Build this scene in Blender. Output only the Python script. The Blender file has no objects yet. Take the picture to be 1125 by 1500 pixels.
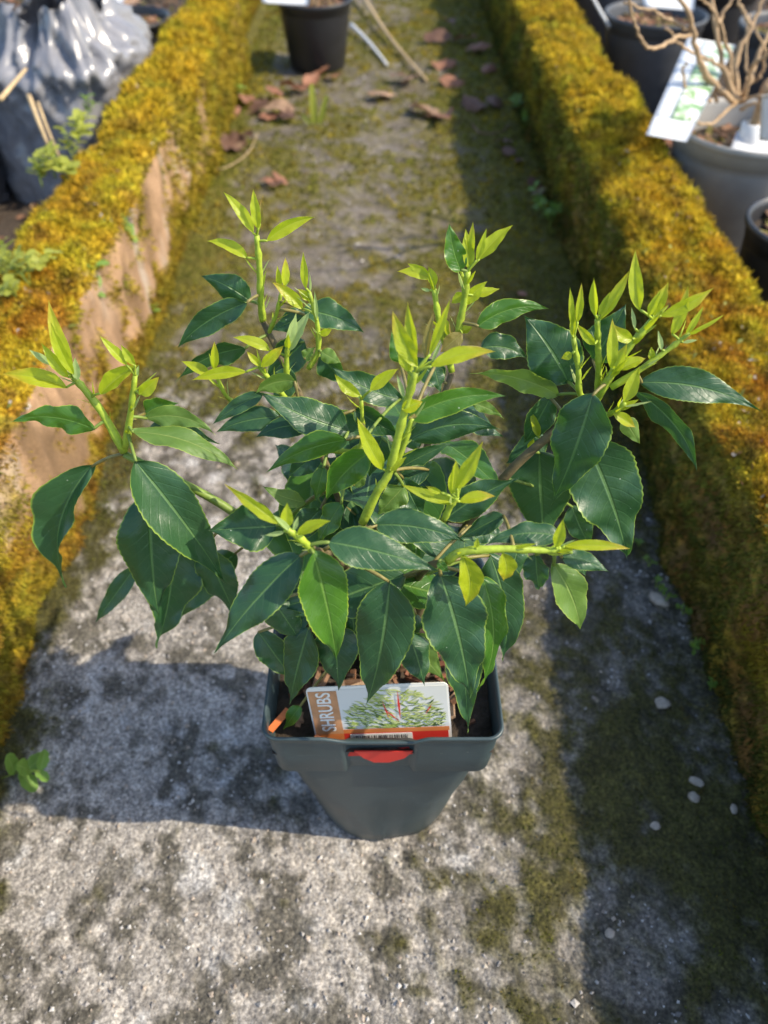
import bpy, bmesh, math, random
import numpy as np
from mathutils import Vector, Matrix
# ------------------------------------------------------------------ camera, sky, sun
S = bpy.context.scene
COL = S.collection
R = math.radians
F_PX, CX, CY = 1127.0, 562.5, 750.0
PITCH = R(46.0)
HC = 0.65
cam_d = bpy.data.cameras.new('camera'); cam = bpy.data.objects.new('camera', cam_d); COL.objects.link(cam)
cam.location = (0, 0, HC); cam.rotation_euler = (R(90) - PITCH, 0, 0)
cam_d.sensor_fit = 'VERTICAL'; cam_d.sensor_height = 34.6; cam_d.lens = 34.6 * F_PX / 1500
cam_d.clip_start = 0.01; cam_d.clip_end = 300
cam_d.dof.use_dof = True; cam_d.dof.focus_distance = 0.415; cam_d.dof.aperture_fstop = 6.8
S.camera = cam
SUN_AZ, SUN_EL = -10.0, 43.0          # azimuth measured from +X (right) towards +Y (away)
sd = Vector((math.cos(R(SUN_AZ)) * math.cos(R(SUN_EL)), math.sin(R(SUN_AZ)) * math.cos(R(SUN_EL)), math.sin(R(SUN_EL))))
W = bpy.data.worlds.new('World'); S.world = W; W.use_nodes = True
wn = W.node_tree.nodes; wl = W.node_tree.links
sky = wn.new('ShaderNodeTexSky'); sky.sky_type = 'NISHITA'; sky.sun_disc = False
sky.sun_elevation = R(SUN_EL); sky.sun_rotation = math.atan2(sd.x, sd.y)
wl.new(sky.outputs[0], wn['Background'].inputs[0]); wn['Background'].inputs[1].default_value = 0.15
sl = bpy.data.lights.new('sun', 'SUN'); sl.energy = 3.1; sl.angle = R(0.55); sl.color = (1.0, 0.885, 0.70)
so = bpy.data.objects.new('sun', sl); COL.objects.link(so)
so.rotation_euler = sd.to_track_quat('Z', 'Y').to_euler()
S.view_settings.view_transform = 'Standard'; S.view_settings.look = 'None'
S.view_settings.gamma = 1; S.view_settings.exposure = 1.05
S.view_settings.use_curve_mapping = False
S.render.engine = 'CYCLES'
# ------------------------------------------------------------------ pixel helpers
FW = Vector((0, math.cos(PITCH), -math.sin(PITCH))); UP = Vector((0, math.sin(PITCH), math.cos(PITCH)))
CAM = Vector((0, 0, HC)); RT = Vector((1, 0, 0))
def ray(x, y): return FW + RT * ((x - CX) / F_PX) - UP * ((y - CY) / F_PX)
def pz(x, y, zc): return CAM + ray(x, y) * zc                 # at view depth
def py(x, y, Y):                                              # at distance Y (m)
    r = ray(x, y); return CAM + r * (Y / r.y)
def pg(x, y, z=0.0):                                          # on the height z
    r = ray(x, y); return CAM + r * ((z - HC) / r.z)
def proj(p):
    d = p - CAM; zc = d.dot(FW)
    return CX + F_PX * d.dot(RT) / zc, CY - F_PX * d.dot(UP) / zc
rnd = random.Random(7); nr = np.random.default_rng(11)
# ------------------------------------------------------------------ numpy noise
def _h(i, j, k, s):
    n = (i * 374761393 + j * 668265263 + k * 2147483647 + s * 1274126177) & 0xFFFFFFFF
    n = ((n ^ (n >> 13)) * 1274126177) & 0xFFFFFFFF
    n = n ^ (n >> 16)
    return (n & 0xFFFFFF) / float(0xFFFFFF)
def vn(p, sc, s=0):
    p = np.asarray(p, float) * sc
    i = np.floor(p).astype(np.int64); f = p - i; f = f * f * (3 - 2 * f)
    o = 0
    for a in (0, 1):
        for b in (0, 1):
            for c in (0, 1):
                w = (f[:, 0] if a else 1 - f[:, 0]) * (f[:, 1] if b else 1 - f[:, 1]) * (f[:, 2] if c else 1 - f[:, 2])
                o = o + w * _h(i[:, 0] + a, i[:, 1] + b, i[:, 2] + c, s)
    return o
ROT = np.array(Matrix.Rotation(.65, 3, 'Z') @ Matrix.Rotation(.5, 3, 'X') @ Matrix.Rotation(.37, 3, 'Y'))
def fbm(p, sc, s=0, o=4):
    r = 0; a = 0.5; t = 0; p = np.asarray(p, float) @ ROT
    for k in range(o):
        r = r + a * vn(p, sc * 2.03 ** k, s + k * 17); t += a; a *= 0.5; p = p @ ROT
    return r / t
def sst(a, b, x):
    t = np.clip((x - a) / (b - a), 0, 1); return t * t * (3 - 2 * t)
# ------------------------------------------------------------------ materials
def mat(name):
    m = bpy.data.materials.new(name); m.use_nodes = True
    nt = m.node_tree; return m, nt, nt.nodes['Principled BSDF']
def N(nt, t, **kw):
    n = nt.nodes.new(t)
    for k, v in kw.items(): setattr(n, k, v)
    return n
def math_(nt, op, a, b=None, c=None):
    n = N(nt, 'ShaderNodeMath', operation=op)
    for i, v in enumerate((a, b, c)):
        if v is None: continue
        if isinstance(v, (int, float)): n.inputs[i].default_value = v
        else: nt.links.new(v, n.inputs[i])
    return n.outputs[0]
def mix(nt, f, a, b, mode='MIX'):
    n = N(nt, 'ShaderNodeMix', data_type='RGBA', blend_type=mode)
    for i, v in ((0, f), (6, a), (7, b)):
        if isinstance(v, (int, float)): n.inputs[i].default_value = v
        elif isinstance(v, (tuple, list)): n.inputs[i].default_value = (*v[:3], 1)
        else: nt.links.new(v, n.inputs[i])
    return n.outputs[2]
def noise(nt, sc, vec=None, det=4, rough=.6):
    n = N(nt, 'ShaderNodeTexNoise'); n.inputs['Scale'].default_value = sc
    n.inputs['Detail'].default_value = det; n.inputs['Roughness'].default_value = rough
    if vec is not None: nt.links.new(vec, n.inputs['Vector'])
    return n.outputs['Fac']
def ramp(nt, fac, stops):
    n = N(nt, 'ShaderNodeValToRGB'); e = n.color_ramp.elements
    while len(e) < len(stops): e.new(0.5)
    for q, (p, c) in zip(e, stops): q.position = p; q.color = (*c, 1) if len(c) == 3 else c
    nt.links.new(fac, n.inputs[0]); return n.outputs[0]
def coords(nt, which='Object', scale=None):
    t = N(nt, 'ShaderNodeTexCoord').outputs[which]
    if scale:
        m = N(nt, 'ShaderNodeMapping'); m.inputs['Scale'].default_value = scale
        nt.links.new(t, m.inputs[0]); t = m.outputs[0]
    return t
def bump(nt, b, h, strength=.4, dist=.001):
    n = N(nt, 'ShaderNodeBump'); n.inputs['Strength'].default_value = strength; n.inputs['Distance'].default_value = dist
    nt.links.new(h, n.inputs['Height']); nt.links.new(n.outputs[0], b.inputs['Normal'])
def simple(name, c, rough=.6, var=.25, sc=60, spec=.4, bstr=.2, bdist=.0005, trans=0, coordsrc='Object'):
    m, nt, b = mat(name); co = coords(nt, coordsrc)
    f = noise(nt, sc, co); g = noise(nt, sc * .17, co)
    f2 = math_(nt, 'MULTIPLY_ADD', f, .6, math_(nt, 'MULTIPLY', g, .4))
    lo = tuple(v * (1 - var) for v in c); hi = tuple(min(1, v * (1 + var)) for v in c)
    cc = ramp(nt, f2, [(.3, lo), (.7, hi)])
    nt.links.new(cc, b.inputs['Base Color']); b.inputs['Roughness'].default_value = rough
    b.inputs['Specular IOR Level'].default_value = spec
    if bstr: bump(nt, b, f, bstr, bdist)
    if trans:
        tr = N(nt, 'ShaderNodeBsdfTranslucent'); nt.links.new(cc, tr.inputs[0])
        ms = N(nt, 'ShaderNodeMixShader'); ms.inputs[0].default_value = trans
        nt.links.new(b.outputs[0], ms.inputs[1]); nt.links.new(tr.outputs[0], ms.inputs[2])
        nt.links.new(ms.outputs[0], nt.nodes['Material Output'].inputs[0])
    return m
def leafmat(name, top, top2, under, rib, edge, trans, rough, tip=None, tcol=None, spots=True):
    m, nt, b = mat(name)
    uv = N(nt, 'ShaderNodeUVMap'); sp = N(nt, 'ShaderNodeSeparateXYZ'); nt.links.new(uv.outputs[0], sp.inputs[0])
    u = math_(nt, 'MULTIPLY', math_(nt, 'ABSOLUTE', math_(nt, 'SUBTRACT', sp.outputs[0], .5)), 2.0)
    v = sp.outputs[1]
    oi = N(nt, 'ShaderNodeObjectInfo').outputs['Random']
    # secondary veins arch from midrib to margin
    ph = math_(nt, 'MULTIPLY', math_(nt, 'SUBTRACT', v, math_(nt, 'MULTIPLY', math_(nt, 'POWER', u, 1.25), .20)), 11.0)
    fr = math_(nt, 'ABSOLUTE', math_(nt, 'SUBTRACT', math_(nt, 'FRACT', math_(nt, 'ADD', ph, oi)), .5))
    vein = N(nt, 'ShaderNodeMapRange', interpolation_type='SMOOTHSTEP'); nt.links.new(fr, vein.inputs[0])
    vein.inputs[1].default_value = .0; vein.inputs[2].default_value = .11; vein.inputs[3].default_value = 1; vein.inputs[4].default_value = 0
    mid = N(nt, 'ShaderNodeMapRange', interpolation_type='SMOOTHSTEP'); nt.links.new(u, mid.inputs[0])
    mid.inputs[1].default_value = .02; mid.inputs[2].default_value = .075; mid.inputs[3].default_value = 1; mid.inputs[4].default_value = 0
    ed = N(nt, 'ShaderNodeMapRange', interpolation_type='SMOOTHSTEP'); nt.links.new(u, ed.inputs[0])
    ed.inputs[1].default_value = .93; ed.inputs[2].default_value = 1.0
    co = coords(nt)
    big = noise(nt, 45, co, 3)
    c = mix(nt, math_(nt, 'MULTIPLY_ADD', big, .9, math_(nt, 'MULTIPLY', oi, .35)), top, top2)
    fine = noise(nt, 900, co, 2)
    c = mix(nt, math_(nt, 'MULTIPLY', fine, .28), c, tuple(x * .45 for x in top))
    c = mix(nt, math_(nt, 'MULTIPLY', math_(nt, 'MULTIPLY', vein.outputs[0], math_(nt, 'SUBTRACT', 1.0, u)), .16), c, rib)
    c = mix(nt, math_(nt, 'MULTIPLY', mid.outputs[0], .75), c, rib)
    c = mix(nt, math_(nt, 'MULTIPLY', ed.outputs[0], .75), c, edge)
    if tip:
        tm = N(nt, 'ShaderNodeMapRange', interpolation_type='SMOOTHSTEP')
        nt.links.new(math_(nt, 'ADD', math_(nt, 'MULTIPLY', v, math_(nt, 'MULTIPLY_ADD', oi, .6, .5)), math_(nt, 'MULTIPLY', u, .28)), tm.inputs[0])
        tm.inputs[1].default_value = .62; tm.inputs[2].default_value = 1.25
        c = mix(nt, tm.outputs[0], c, tip)
    if spots:
        vo = N(nt, 'ShaderNodeTexVoronoi'); vo.inputs['Scale'].default_value = 210; nt.links.new(co, vo.inputs['Vector'])
        sm = N(nt, 'ShaderNodeMapRange'); nt.links.new(vo.outputs['Distance'], sm.inputs[0])
        sm.inputs[1].default_value = .05; sm.inputs[2].default_value = .11; sm.inputs[3].default_value = 1; sm.inputs[4].default_value = 0
        gate = math_(nt, 'GREATER_THAN', noise(nt, 70, co, 2), .60)
        c = mix(nt, math_(nt, 'MULTIPLY', math_(nt, 'MULTIPLY', sm.outputs[0], gate), .55), c, (.62, .66, .55))
    geo = N(nt, 'ShaderNodeNewGeometry')
    und = mix(nt, math_(nt, 'MULTIPLY', math_(nt, 'ADD', vein.outputs[0], mid.outputs[0]), .45), under, rib)
    cb = mix(nt, geo.outputs['Backfacing'], c, und)
    nt.links.new(cb, b.inputs['Base Color'])
    rr = math_(nt, 'ADD', math_(nt, 'MULTIPLY', geo.outputs['Backfacing'], .25), math_(nt, 'MULTIPLY_ADD', fine, .16, rough - .05))
    nt.links.new(rr, b.inputs['Roughness'])
    b.inputs['Specular IOR Level'].default_value = .5
    hh = math_(nt, 'ADD', math_(nt, 'MULTIPLY', vein.outputs[0], -.22), math_(nt, 'ADD', math_(nt, 'MULTIPLY', mid.outputs[0], -1.0), math_(nt, 'ADD', math_(nt, 'MULTIPLY', noise(nt, 230, co, 3), .9), math_(nt, 'MULTIPLY', big, 1.2))))
    bump(nt, b, hh, .55, .0007)
    tr = N(nt, 'ShaderNodeBsdfTranslucent')
    nt.links.new(mix(nt, .8, cb, tcol or under), tr.inputs[0])
    ms = N(nt, 'ShaderNodeMixShader'); ms.inputs[0].default_value = trans
    nt.links.new(b.outputs[0], ms.inputs[1]); nt.links.new(tr.outputs[0], ms.inputs[2])
    nt.links.new(ms.outputs[0], nt.nodes['Material Output'].inputs[0])
    return m
M = {}
M['D'] = leafmat('mature_leaf', (.016, .060, .029), (.040, .108, .036), (.16, .25, .05), (.13, .24, .075), (.30, .42, .05), .17, .37, tcol=(.10, .30, .02))
M['M'] = leafmat('mid_green_leaf', (.032, .115, .018), (.07, .18, .020), (.22, .32, .05), (.17, .30, .06), (.40, .52, .05), .28, .33, tcol=(.24, .50, .02))
M['L'] = leafmat('pale_green_leaf', (.10, .20, .045), (.16, .27, .05), (.30, .40, .07), (.28, .38, .10), (.46, .55, .10), .36, .42, tcol=(.42, .58, .05))
M['Y'] = leafmat('young_leaf', (.34, .44, .014), (.48, .54, .016), (.42, .54, .05), (.50, .58, .08), (.55, .55, .05), .48, .36, tip=(.50, .34, .03), tcol=(.66, .76, .03), spots=False)
M['P'] = leafmat('pale_new_leaf', (.34, .48, .16), (.42, .54, .20), (.46, .56, .20), (.52, .60, .25), (.55, .60, .2), .42, .40, tcol=(.6, .72, .18), spots=False)
M['R'] = leafmat('bronze_new_leaf', (.22, .20, .05), (.30, .24, .05), (.34, .30, .08), (.36, .34, .10), (.42, .34, .08), .30, .38, tip=(.36, .16, .05), tcol=(.5, .36, .05), spots=False)
M['shoot'] = simple('green_shoot_bark', (.34, .44, .04), .48, .4, 260, trans=.12, bstr=.5)
M['bark'] = simple('woody_bark', (.13, .10, .045), .75, .5, 260, bstr=.6)
M['petiole'] = simple('petiole_skin', (.20, .17, .05), .5, .45, 200)
M['greenstem'] = simple('green_stem_skin', (.17, .24, .04), .5, .35, 200)

# ------------------------------------------------------------------ mesh helpers
def link(name, me, m=None, parent=None):
    o = bpy.data.objects.new(name, me); COL.objects.link(o)
    if m is not None: me.materials.append(m) if not me.materials else None
    if parent is not None: o.parent = parent
    return o
def tag(o, label=None, cat=None, group=None, kind=None):
    if label: o['label'] = label
    if cat: o['category'] = cat
    if group: o['group'] = group
    if kind: o['kind'] = kind
    return o
def empty(name, loc=(0, 0, 0)):
    o = bpy.data.objects.new(name, None); o.empty_display_size = .02; o.location = loc; COL.objects.link(o); return o
def under(o, parent):                    # parent without moving: parts are modelled in world space
    o.parent = parent; o.matrix_parent_inverse = Matrix.Translation(parent.location).inverted(); return o
class MB:
    def __init__(s): s.v = []; s.f = []; s.uv = []; s.mi = []
    def add(s, v, f, mi=0):
        b = len(s.v); s.v += [tuple(p) for p in v]; s.f += [tuple(i + b for i in q) for q in f]; s.mi += [mi] * len(f)
    def box(s, c, h, rot=None, mi=0):
        v = [Vector((x * h[0], y * h[1], z * h[2])) for x in (-1, 1) for y in (-1, 1) for z in (-1, 1)]
        if rot is not None: v = [rot @ p for p in v]
        v = [p + Vector(c) for p in v]
        s.add(v, [(0, 1, 3, 2), (4, 6, 7, 5), (0, 4, 5, 1), (2, 3, 7, 6), (0, 2, 6, 4), (1, 5, 7, 3)], mi)
    def tube(s, pts, rad, n=8, cap=True, mi=0):
        pts = [Vector(p) for p in pts]; k = len(pts)
        if not hasattr(rad, '__len__'): rad = [rad] * k
        a = Vector((0, 0, 1)); rings = []
        T0 = (pts[1] - pts[0]).normalized(); a = T0.orthogonal().normalized()
        for i, p in enumerate(pts):
            T = (pts[min(i + 1, k - 1)] - pts[max(i - 1, 0)]).normalized()
            a = (a - T * a.dot(T)).normalized(); b = T.cross(a)
            rings.append([p + (a * math.cos(2 * math.pi * j / n) + b * math.sin(2 * math.pi * j / n)) * rad[i] for j in range(n)])
        v = [q for r_ in rings for q in r_]; f = []
        for i in range(k - 1):
            for j in range(n): f.append((i * n + j, i * n + (j + 1) % n, (i + 1) * n + (j + 1) % n, (i + 1) * n + j))
        if cap: f.append(tuple(range(n - 1, -1, -1))); f.append(tuple((k - 1) * n + j for j in range(n)))
        s.add(v, f, mi)
    def build(s, name, m=None, parent=None, smooth=True, mats=None):
        me = bpy.data.meshes.new(name); me.from_pydata(s.v, [], s.f)
        for mm in (mats or ([m] if m else [])): me.materials.append(mm)
        if mats: me.polygons.foreach_set('material_index', s.mi)
        if smooth: me.polygons.foreach_set('use_smooth', [True] * len(me.polygons))
        me.update(); o = bpy.data.objects.new(name, me); COL.objects.link(o)
        if parent is not None: under(o, parent)
        return o
def bez(p0, c, p1, n=8):
    return [p0 * (1 - t) ** 2 + c * 2 * t * (1 - t) + p1 * t * t for t in [i / (n - 1) for i in range(n)]]
def catmull(P, n=6):
    P = [Vector(p) for p in P]; Q = [P[0] * 2 - P[1]] + P + [P[-1] * 2 - P[-2]]; out = []
    for i in range(1, len(Q) - 2):
        a, b, c, d = Q[i - 1], Q[i], Q[i + 1], Q[i + 2]
        for k in range(n):
            t = k / n
            out.append(.5 * ((2 * b) + (c - a) * t + (2 * a - 5 * b + 4 * c - d) * t * t + (3 * b - a - 3 * c + d) * t ** 3))
    out.append(P[-1]); return out
def npmesh(name, verts, faces, m, parent=None, col=None, smooth=False, attrs=None):
    """verts (n,3), faces (k,3|4); col (n,3) -> colour attribute 'col'"""
    me = bpy.data.meshes.new(name); verts = np.asarray(verts, np.float32); faces = np.asarray(faces, np.int32)
    nv, (nf, w) = len(verts), faces.shape
    me.vertices.add(nv); me.vertices.foreach_set('co', verts.ravel())
    me.loops.add(nf * w); me.loops.foreach_set('vertex_index', faces.ravel())
    me.polygons.add(nf); me.polygons.foreach_set('loop_start', np.arange(0, nf * w, w, dtype=np.int32))
    me.polygons.foreach_set('loop_total', np.full(nf, w, np.int32)) if False else None
    me.polygons.foreach_set('use_smooth', np.full(nf, smooth, bool))
    if col is not None:
        a = me.color_attributes.new('col', 'FLOAT_COLOR', 'POINT')
        a.data.foreach_set('color', np.concatenate([np.asarray(col, np.float32), np.ones((nv, 1), np.float32)], 1).ravel())
    for k, vals in (attrs or {}).items():
        a = me.attributes.new(k, 'FLOAT', 'POINT'); a.data.foreach_set('value', np.asarray(vals, np.float32))
    me.update(calc_edges=True); me.validate()
    me.materials.append(m)
    o = bpy.data.objects.new(name, me); COL.objects.link(o)
    if parent is not None: under(o, parent)
    return o
def gridfaces(nu, nv_):
    i = np.arange(nu - 1)[:, None]; j = np.arange(nv_ - 1)[None, :]
    a = i * nv_ + j
    return np.stack([a, a + nv_, a + nv_ + 1, a + 1], -1).reshape(-1, 4)
def blades(pos, nrm, length, width, lean=.6, rng=nr, pull=None):
    """slim bent leaflets standing on a surface: 4 verts, 2 triangles each"""
    n = len(pos); d = nrm + lean * rng.normal(size=(n, 3))
    if pull is not None: d = d + pull
    d /= np.linalg.norm(d, axis=1)[:, None]
    r = rng.normal(size=(n, 3)); s = np.cross(d, r); s /= np.linalg.norm(s, axis=1)[:, None]
    b = np.cross(s, d)
    L = length[:, None]; w = width[:, None]
    v0 = pos - d * .0015
    v1 = pos + d * L * .45 + s * w * .5; v2 = pos + d * L * .45 - s * w * .5
    v3 = pos + d * L + b * L * rng.normal(0, .25, size=(n, 1))
    V = np.stack([v0, v1, v2, v3], 1).reshape(-1, 3)
    k = np.arange(n)[:, None] * 4
    Fc = np.concatenate([k + np.array([[0, 1, 2]]), k + np.array([[1, 3, 2]])], 1).reshape(-1, 3)
    return V, Fc

# ------------------------------------------------------------------ materials of the setting
def colmat(name, rough=.85, trans=0, spec=.25, sc=400, var=.35):
    m, nt, b = mat(name)
    a = N(nt, 'ShaderNodeAttribute', attribute_name='col')
    f = noise(nt, sc, coords(nt), 3)
    c = mix(nt, 1.0, a.outputs['Color'], ramp(nt, f, [(.25, (1 - var,) * 3), (.75, (1 + var,) * 3)]), 'MULTIPLY')
    nt.links.new(c, b.inputs['Base Color']); b.inputs['Roughness'].default_value = rough; b.inputs['Specular IOR Level'].default_value = spec
    bump(nt, b, f, .5, .001)
    if trans:
        tr = N(nt, 'ShaderNodeBsdfTranslucent'); nt.links.new(c, tr.inputs[0])
        ms = N(nt, 'ShaderNodeMixShader'); ms.inputs[0].default_value = trans
        nt.links.new(b.outputs[0], ms.inputs[1]); nt.links.new(tr.outputs[0], ms.inputs[2])
        nt.links.new(ms.outputs[0], nt.nodes['Material Output'].inputs[0])
    return m
M['moss'] = colmat('moss_fronds', .8, .35, sc=200, var=.2)
M['stone'] = colmat('weathered_wall', .9, 0, sc=500, var=.45)
def concrete():
    m, nt, b = mat('aged_concrete')
    a = N(nt, 'ShaderNodeAttribute', attribute_name='col'); co = coords(nt)
    g1 = noise(nt, 330, co, 4, .7); g2 = noise(nt, 1100, co, 2); g3 = noise(nt, 60, co, 4)
    vo = N(nt, 'ShaderNodeTexVoronoi'); vo.inputs['Scale'].default_value = 240; nt.links.new(co, vo.inputs['Vector'])
    k = ramp(nt, g1, [(.30, (.32,) * 3), (.5, (.95,) * 3), (.70, (1.9,) * 3)])
    k2 = ramp(nt, g3, [(.3, (.7,) * 3), (.7, (1.2,) * 3)])
    k3 = ramp(nt, vo.outputs['Color'], [(.0, (.7, .7, .72)), (.6, (1, 1, 1)), (1, (1.35, 1.3, 1.25))])
    c = mix(nt, 1, a.outputs['Color'], k, 'MULTIPLY'); c = mix(nt, 1, c, k2, 'MULTIPLY'); c = mix(nt, .7, c, mix(nt, 1, c, k3, 'MULTIPLY'))
    nt.links.new(c, b.inputs['Base Color']); b.inputs['Roughness'].default_value = .82; b.inputs['Specular IOR Level'].default_value = .3
    h = math_(nt, 'ADD', math_(nt, 'MULTIPLY', g1, .8), math_(nt, 'ADD', math_(nt, 'MULTIPLY', g2, .3), math_(nt, 'MULTIPLY', vo.outputs['Distance'], -.7)))
    bump(nt, b, h, .8, .0022)
    return m
M['concrete'] = concrete()
M['soil'] = simple('dark_soil', (.055, .040, .028), .95, .6, 90, bstr=.8, bdist=.006)
M['litter'] = colmat('leaf_litter', .8, .15, sc=250, var=.4)

# ------------------------------------------------------------------ ground and path
g = MB(); g.add([(-60, -60, -.02), (60, -60, -.02), (60, 60, -.02), (-60, 60, -.02)], [(0, 1, 2, 3)])
tag(g.build('ground', M['soil'], smooth=False), kind='structure')
def moss_mask(P):
    x, y = P[:, 0], P[:, 1]
    n = fbm(P, 9, 3, 4); n2 = fbm(P, 45, 8, 3)
    right = sst(.02, .32, x) * .17
    far = sst(.50, .95, y) * .155
    left = sst(-.27, -.36, x) * .26
    patch = np.exp(-(((x - .16) / .12) ** 2 + ((y - .27) / .15) ** 2)) * .10
    n3 = fbm(P, 170, 18, 2)
    return sst(.54, .74, .38 * n + .44 * n2 + .18 * n3 + right + far + left + patch)
def path_height(P):
    return (fbm(P, 14, 1, 3) - .5) * .006 + (fbm(P, 110, 2, 3) - .5) * .0052 + (fbm(P, 330, 5, 2) - .5) * .0026
def path_sheet(y0, y1, step, dz):
    xs = np.arange(-.40, .4001, step); ys = np.arange(y0, y1 + 1e-6, step)
    X, Yv = np.meshgrid(xs, ys, indexing='ij'); P = np.stack([X.ravel(), Yv.ravel(), np.zeros(X.size)], 1)
    mm = moss_mask(P); hgt = path_height(P)
    big = fbm(P, 6, 21, 4); lich = sst(.60, .72, fbm(P, 34, 31, 3)); dark = np.clip(sst(.505, .60, .6 * fbm(P * np.array([1, 1.3, 1]), 26, 41, 4) + .4 * fbm(P, 90, 43, 3)) + .75 * sst(.565, .64, fbm(P, 52, 45, 3)), 0, 1); sand = fbm(P, 3, 52, 2)
    base = np.array([.31, .285, .25])[None] * (.45 + .75 * big[:, None] + .5 * fbm(P, 55, 33, 3)[:, None])
    base = base * (1 - lich[:, None] * .6) + np.array([.50, .49, .47])[None] * lich[:, None] * .6
    right_brown = np.clip(sst(.02, .22, P[:, 0] + (fbm(P, 12, 47, 3) - .5) * .22) * .78, 0, 1)  # concrete blends into darker brown towards the right side of the path
    base = base * (1 - right_brown[:, None]) + np.array([.085, .074, .058])[None] * (.5 + big[:, None] + .4 * fbm(P, 120, 63, 2)[:, None]) * right_brown[:, None]
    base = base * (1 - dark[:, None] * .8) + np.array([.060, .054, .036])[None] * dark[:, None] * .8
    fb = sst(.55, 1.2, P[:, 1]) * .75
    base = base * (1 - fb[:, None]) + np.array([.115, .092, .066])[None] * (.5 + big[:, None]) * fb[:, None]
    mc = np.array([.060, .055, .014])[None] * (.6 + .9 * fbm(P, 60, 61, 2))[:, None] + np.array([.06, .05, .0])[None] * sst(.6, 1.4, P[:, 1])[:, None]
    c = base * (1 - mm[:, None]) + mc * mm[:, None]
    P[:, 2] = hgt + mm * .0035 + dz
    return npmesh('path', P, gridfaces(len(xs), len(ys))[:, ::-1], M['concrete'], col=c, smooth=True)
path = path_sheet(-.35, .98, .0032, 0.0)
tag(path, kind='structure')
far = path_sheet(.975, 4.2, .010, -.0005); far.name = 'path'; tag(far, kind='structure')
# moss tufts growing on the path
def moss_cols(P, mode):
    a = fbm(P, 16, 71, 3)[:, None]; b = fbm(P, 40, 81, 3)[:, None]; r_ = nr.random((len(P), 1))
    gold = np.array([.52, .37, .022]); orange = np.array([.42, .19, .018]); olive = np.array([.16, .165, .022]); lime = np.array([.42, .44, .03])
    dk = np.array([.07, .085, .012])
    if mode == 'gold':
        nearo = sst(1.3, .5, P[:, 1])[:, None]
        aa = fbm(P, 26, 91, 4)[:, None]
        c = gold + (orange - gold) * np.clip(sst(.46, .66, aa) * (.25 + .75 * nearo), 0, 1) + (lime - gold) * sst(.46, .30, aa) * .45
        c = c + (olive - c) * sst(.52, .72, b) * .6
    elif mode == 'olive':
        c = olive * 1.15 + (gold * .62 - olive) * sst(.42, .66, a) * .8; c = c + (dk - c) * sst(.50, .68, b) * .7
    else:
        c = dk * .85 + (olive * .62 - dk) * sst(.45, .65, a); c = c + (lime * .40 - c) * sst(.60, .74, b) * .5
    brown = np.array([.19, .105, .025]); c = c + (brown - c) * sst(.54, .70, fbm(P, 55, 97, 3))[:, None] * .55
    return c * (.45 + 1.05 * r_)
def path_tufts(y0, y1, x0, x1, n, ln, wd, seed):
    rg = np.random.default_rng(seed)
    P = np.stack([rg.uniform(x0, x1, n), rg.uniform(y0, y1, n), np.zeros(n)], 1)
    mm = moss_mask(P); P = P[mm > rg.uniform(.45, 1.5, n)]
    P[:, 2] = path_height(P) + .003
    k = len(P); V, Fc = blades(P, np.tile([0, 0, 1.0], (k, 1)), ln * rg.uniform(.6, 1.3, k), wd * rg.uniform(.7, 1.3, k), .75, rg)
    y = P[:, 1]
    c = moss_cols(P, 'dark'); c2 = moss_cols(P, 'olive'); t = sst(.5, .9, y)[:, None]; c = c * (1 - t) + c2 * t
    return V, Fc, np.repeat(c, 4, 0)
parts = [path_tufts(-.02, .65, -.37, .36, 90000, .0025, .0011, 1), path_tufts(.6, 1.3, -.37, .36, 60000, .005, .002, 2), path_tufts(1.3, 3.2, -.37, .36, 60000, .008, .004, 3)]
def merge(parts):
    V = []; Fs = []; C = []; b = 0
    for v, f, c in parts: V.append(v); Fs.append(f + b); C.append(c); b += len(v)
    return np.concatenate(V), np.concatenate(Fs), np.concatenate(C)
V, Fc, C = merge(parts)
o = npmesh('ground_moss', V, Fc, M['moss'], col=C); tag(o, 'low green moss growing in patches over the concrete path', 'moss', kind='stuff')
# dead leaves and bark crumbs over the soil beyond the walls
rgl = np.random.default_rng(44); nl = 16000
Pl = np.stack([np.where(rgl.random(nl) < .5, rgl.uniform(.47, 2.2, nl), rgl.uniform(-2.2, -.47, nl)), rgl.uniform(-.2, 4.5, nl), np.full(nl, -.017)], 1)
vl, fl = blades(Pl, np.cross(np.tile([0, 0, 1.0], (nl, 1)), rgl.normal(size=(nl, 3))) + np.array([0, 0, .3]), rgl.uniform(.008, .035, nl), rgl.uniform(.004, .016, nl), .3, rgl)
pal = np.array([(.24, .12, .07), (.16, .085, .05), (.30, .19, .11), (.09, .055, .035), (.12, .12, .03)])
o = npmesh('soil_litter', vl, fl, M['litter'], col=np.repeat(pal[rgl.integers(0, 5, nl)] * rgl.uniform(.5, 1.3, (nl, 1)), 4, 0)); tag(o, 'crumbs of brown leaf and bark littering the soil beyond the walls', 'leaf litter', kind='stuff')
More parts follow.
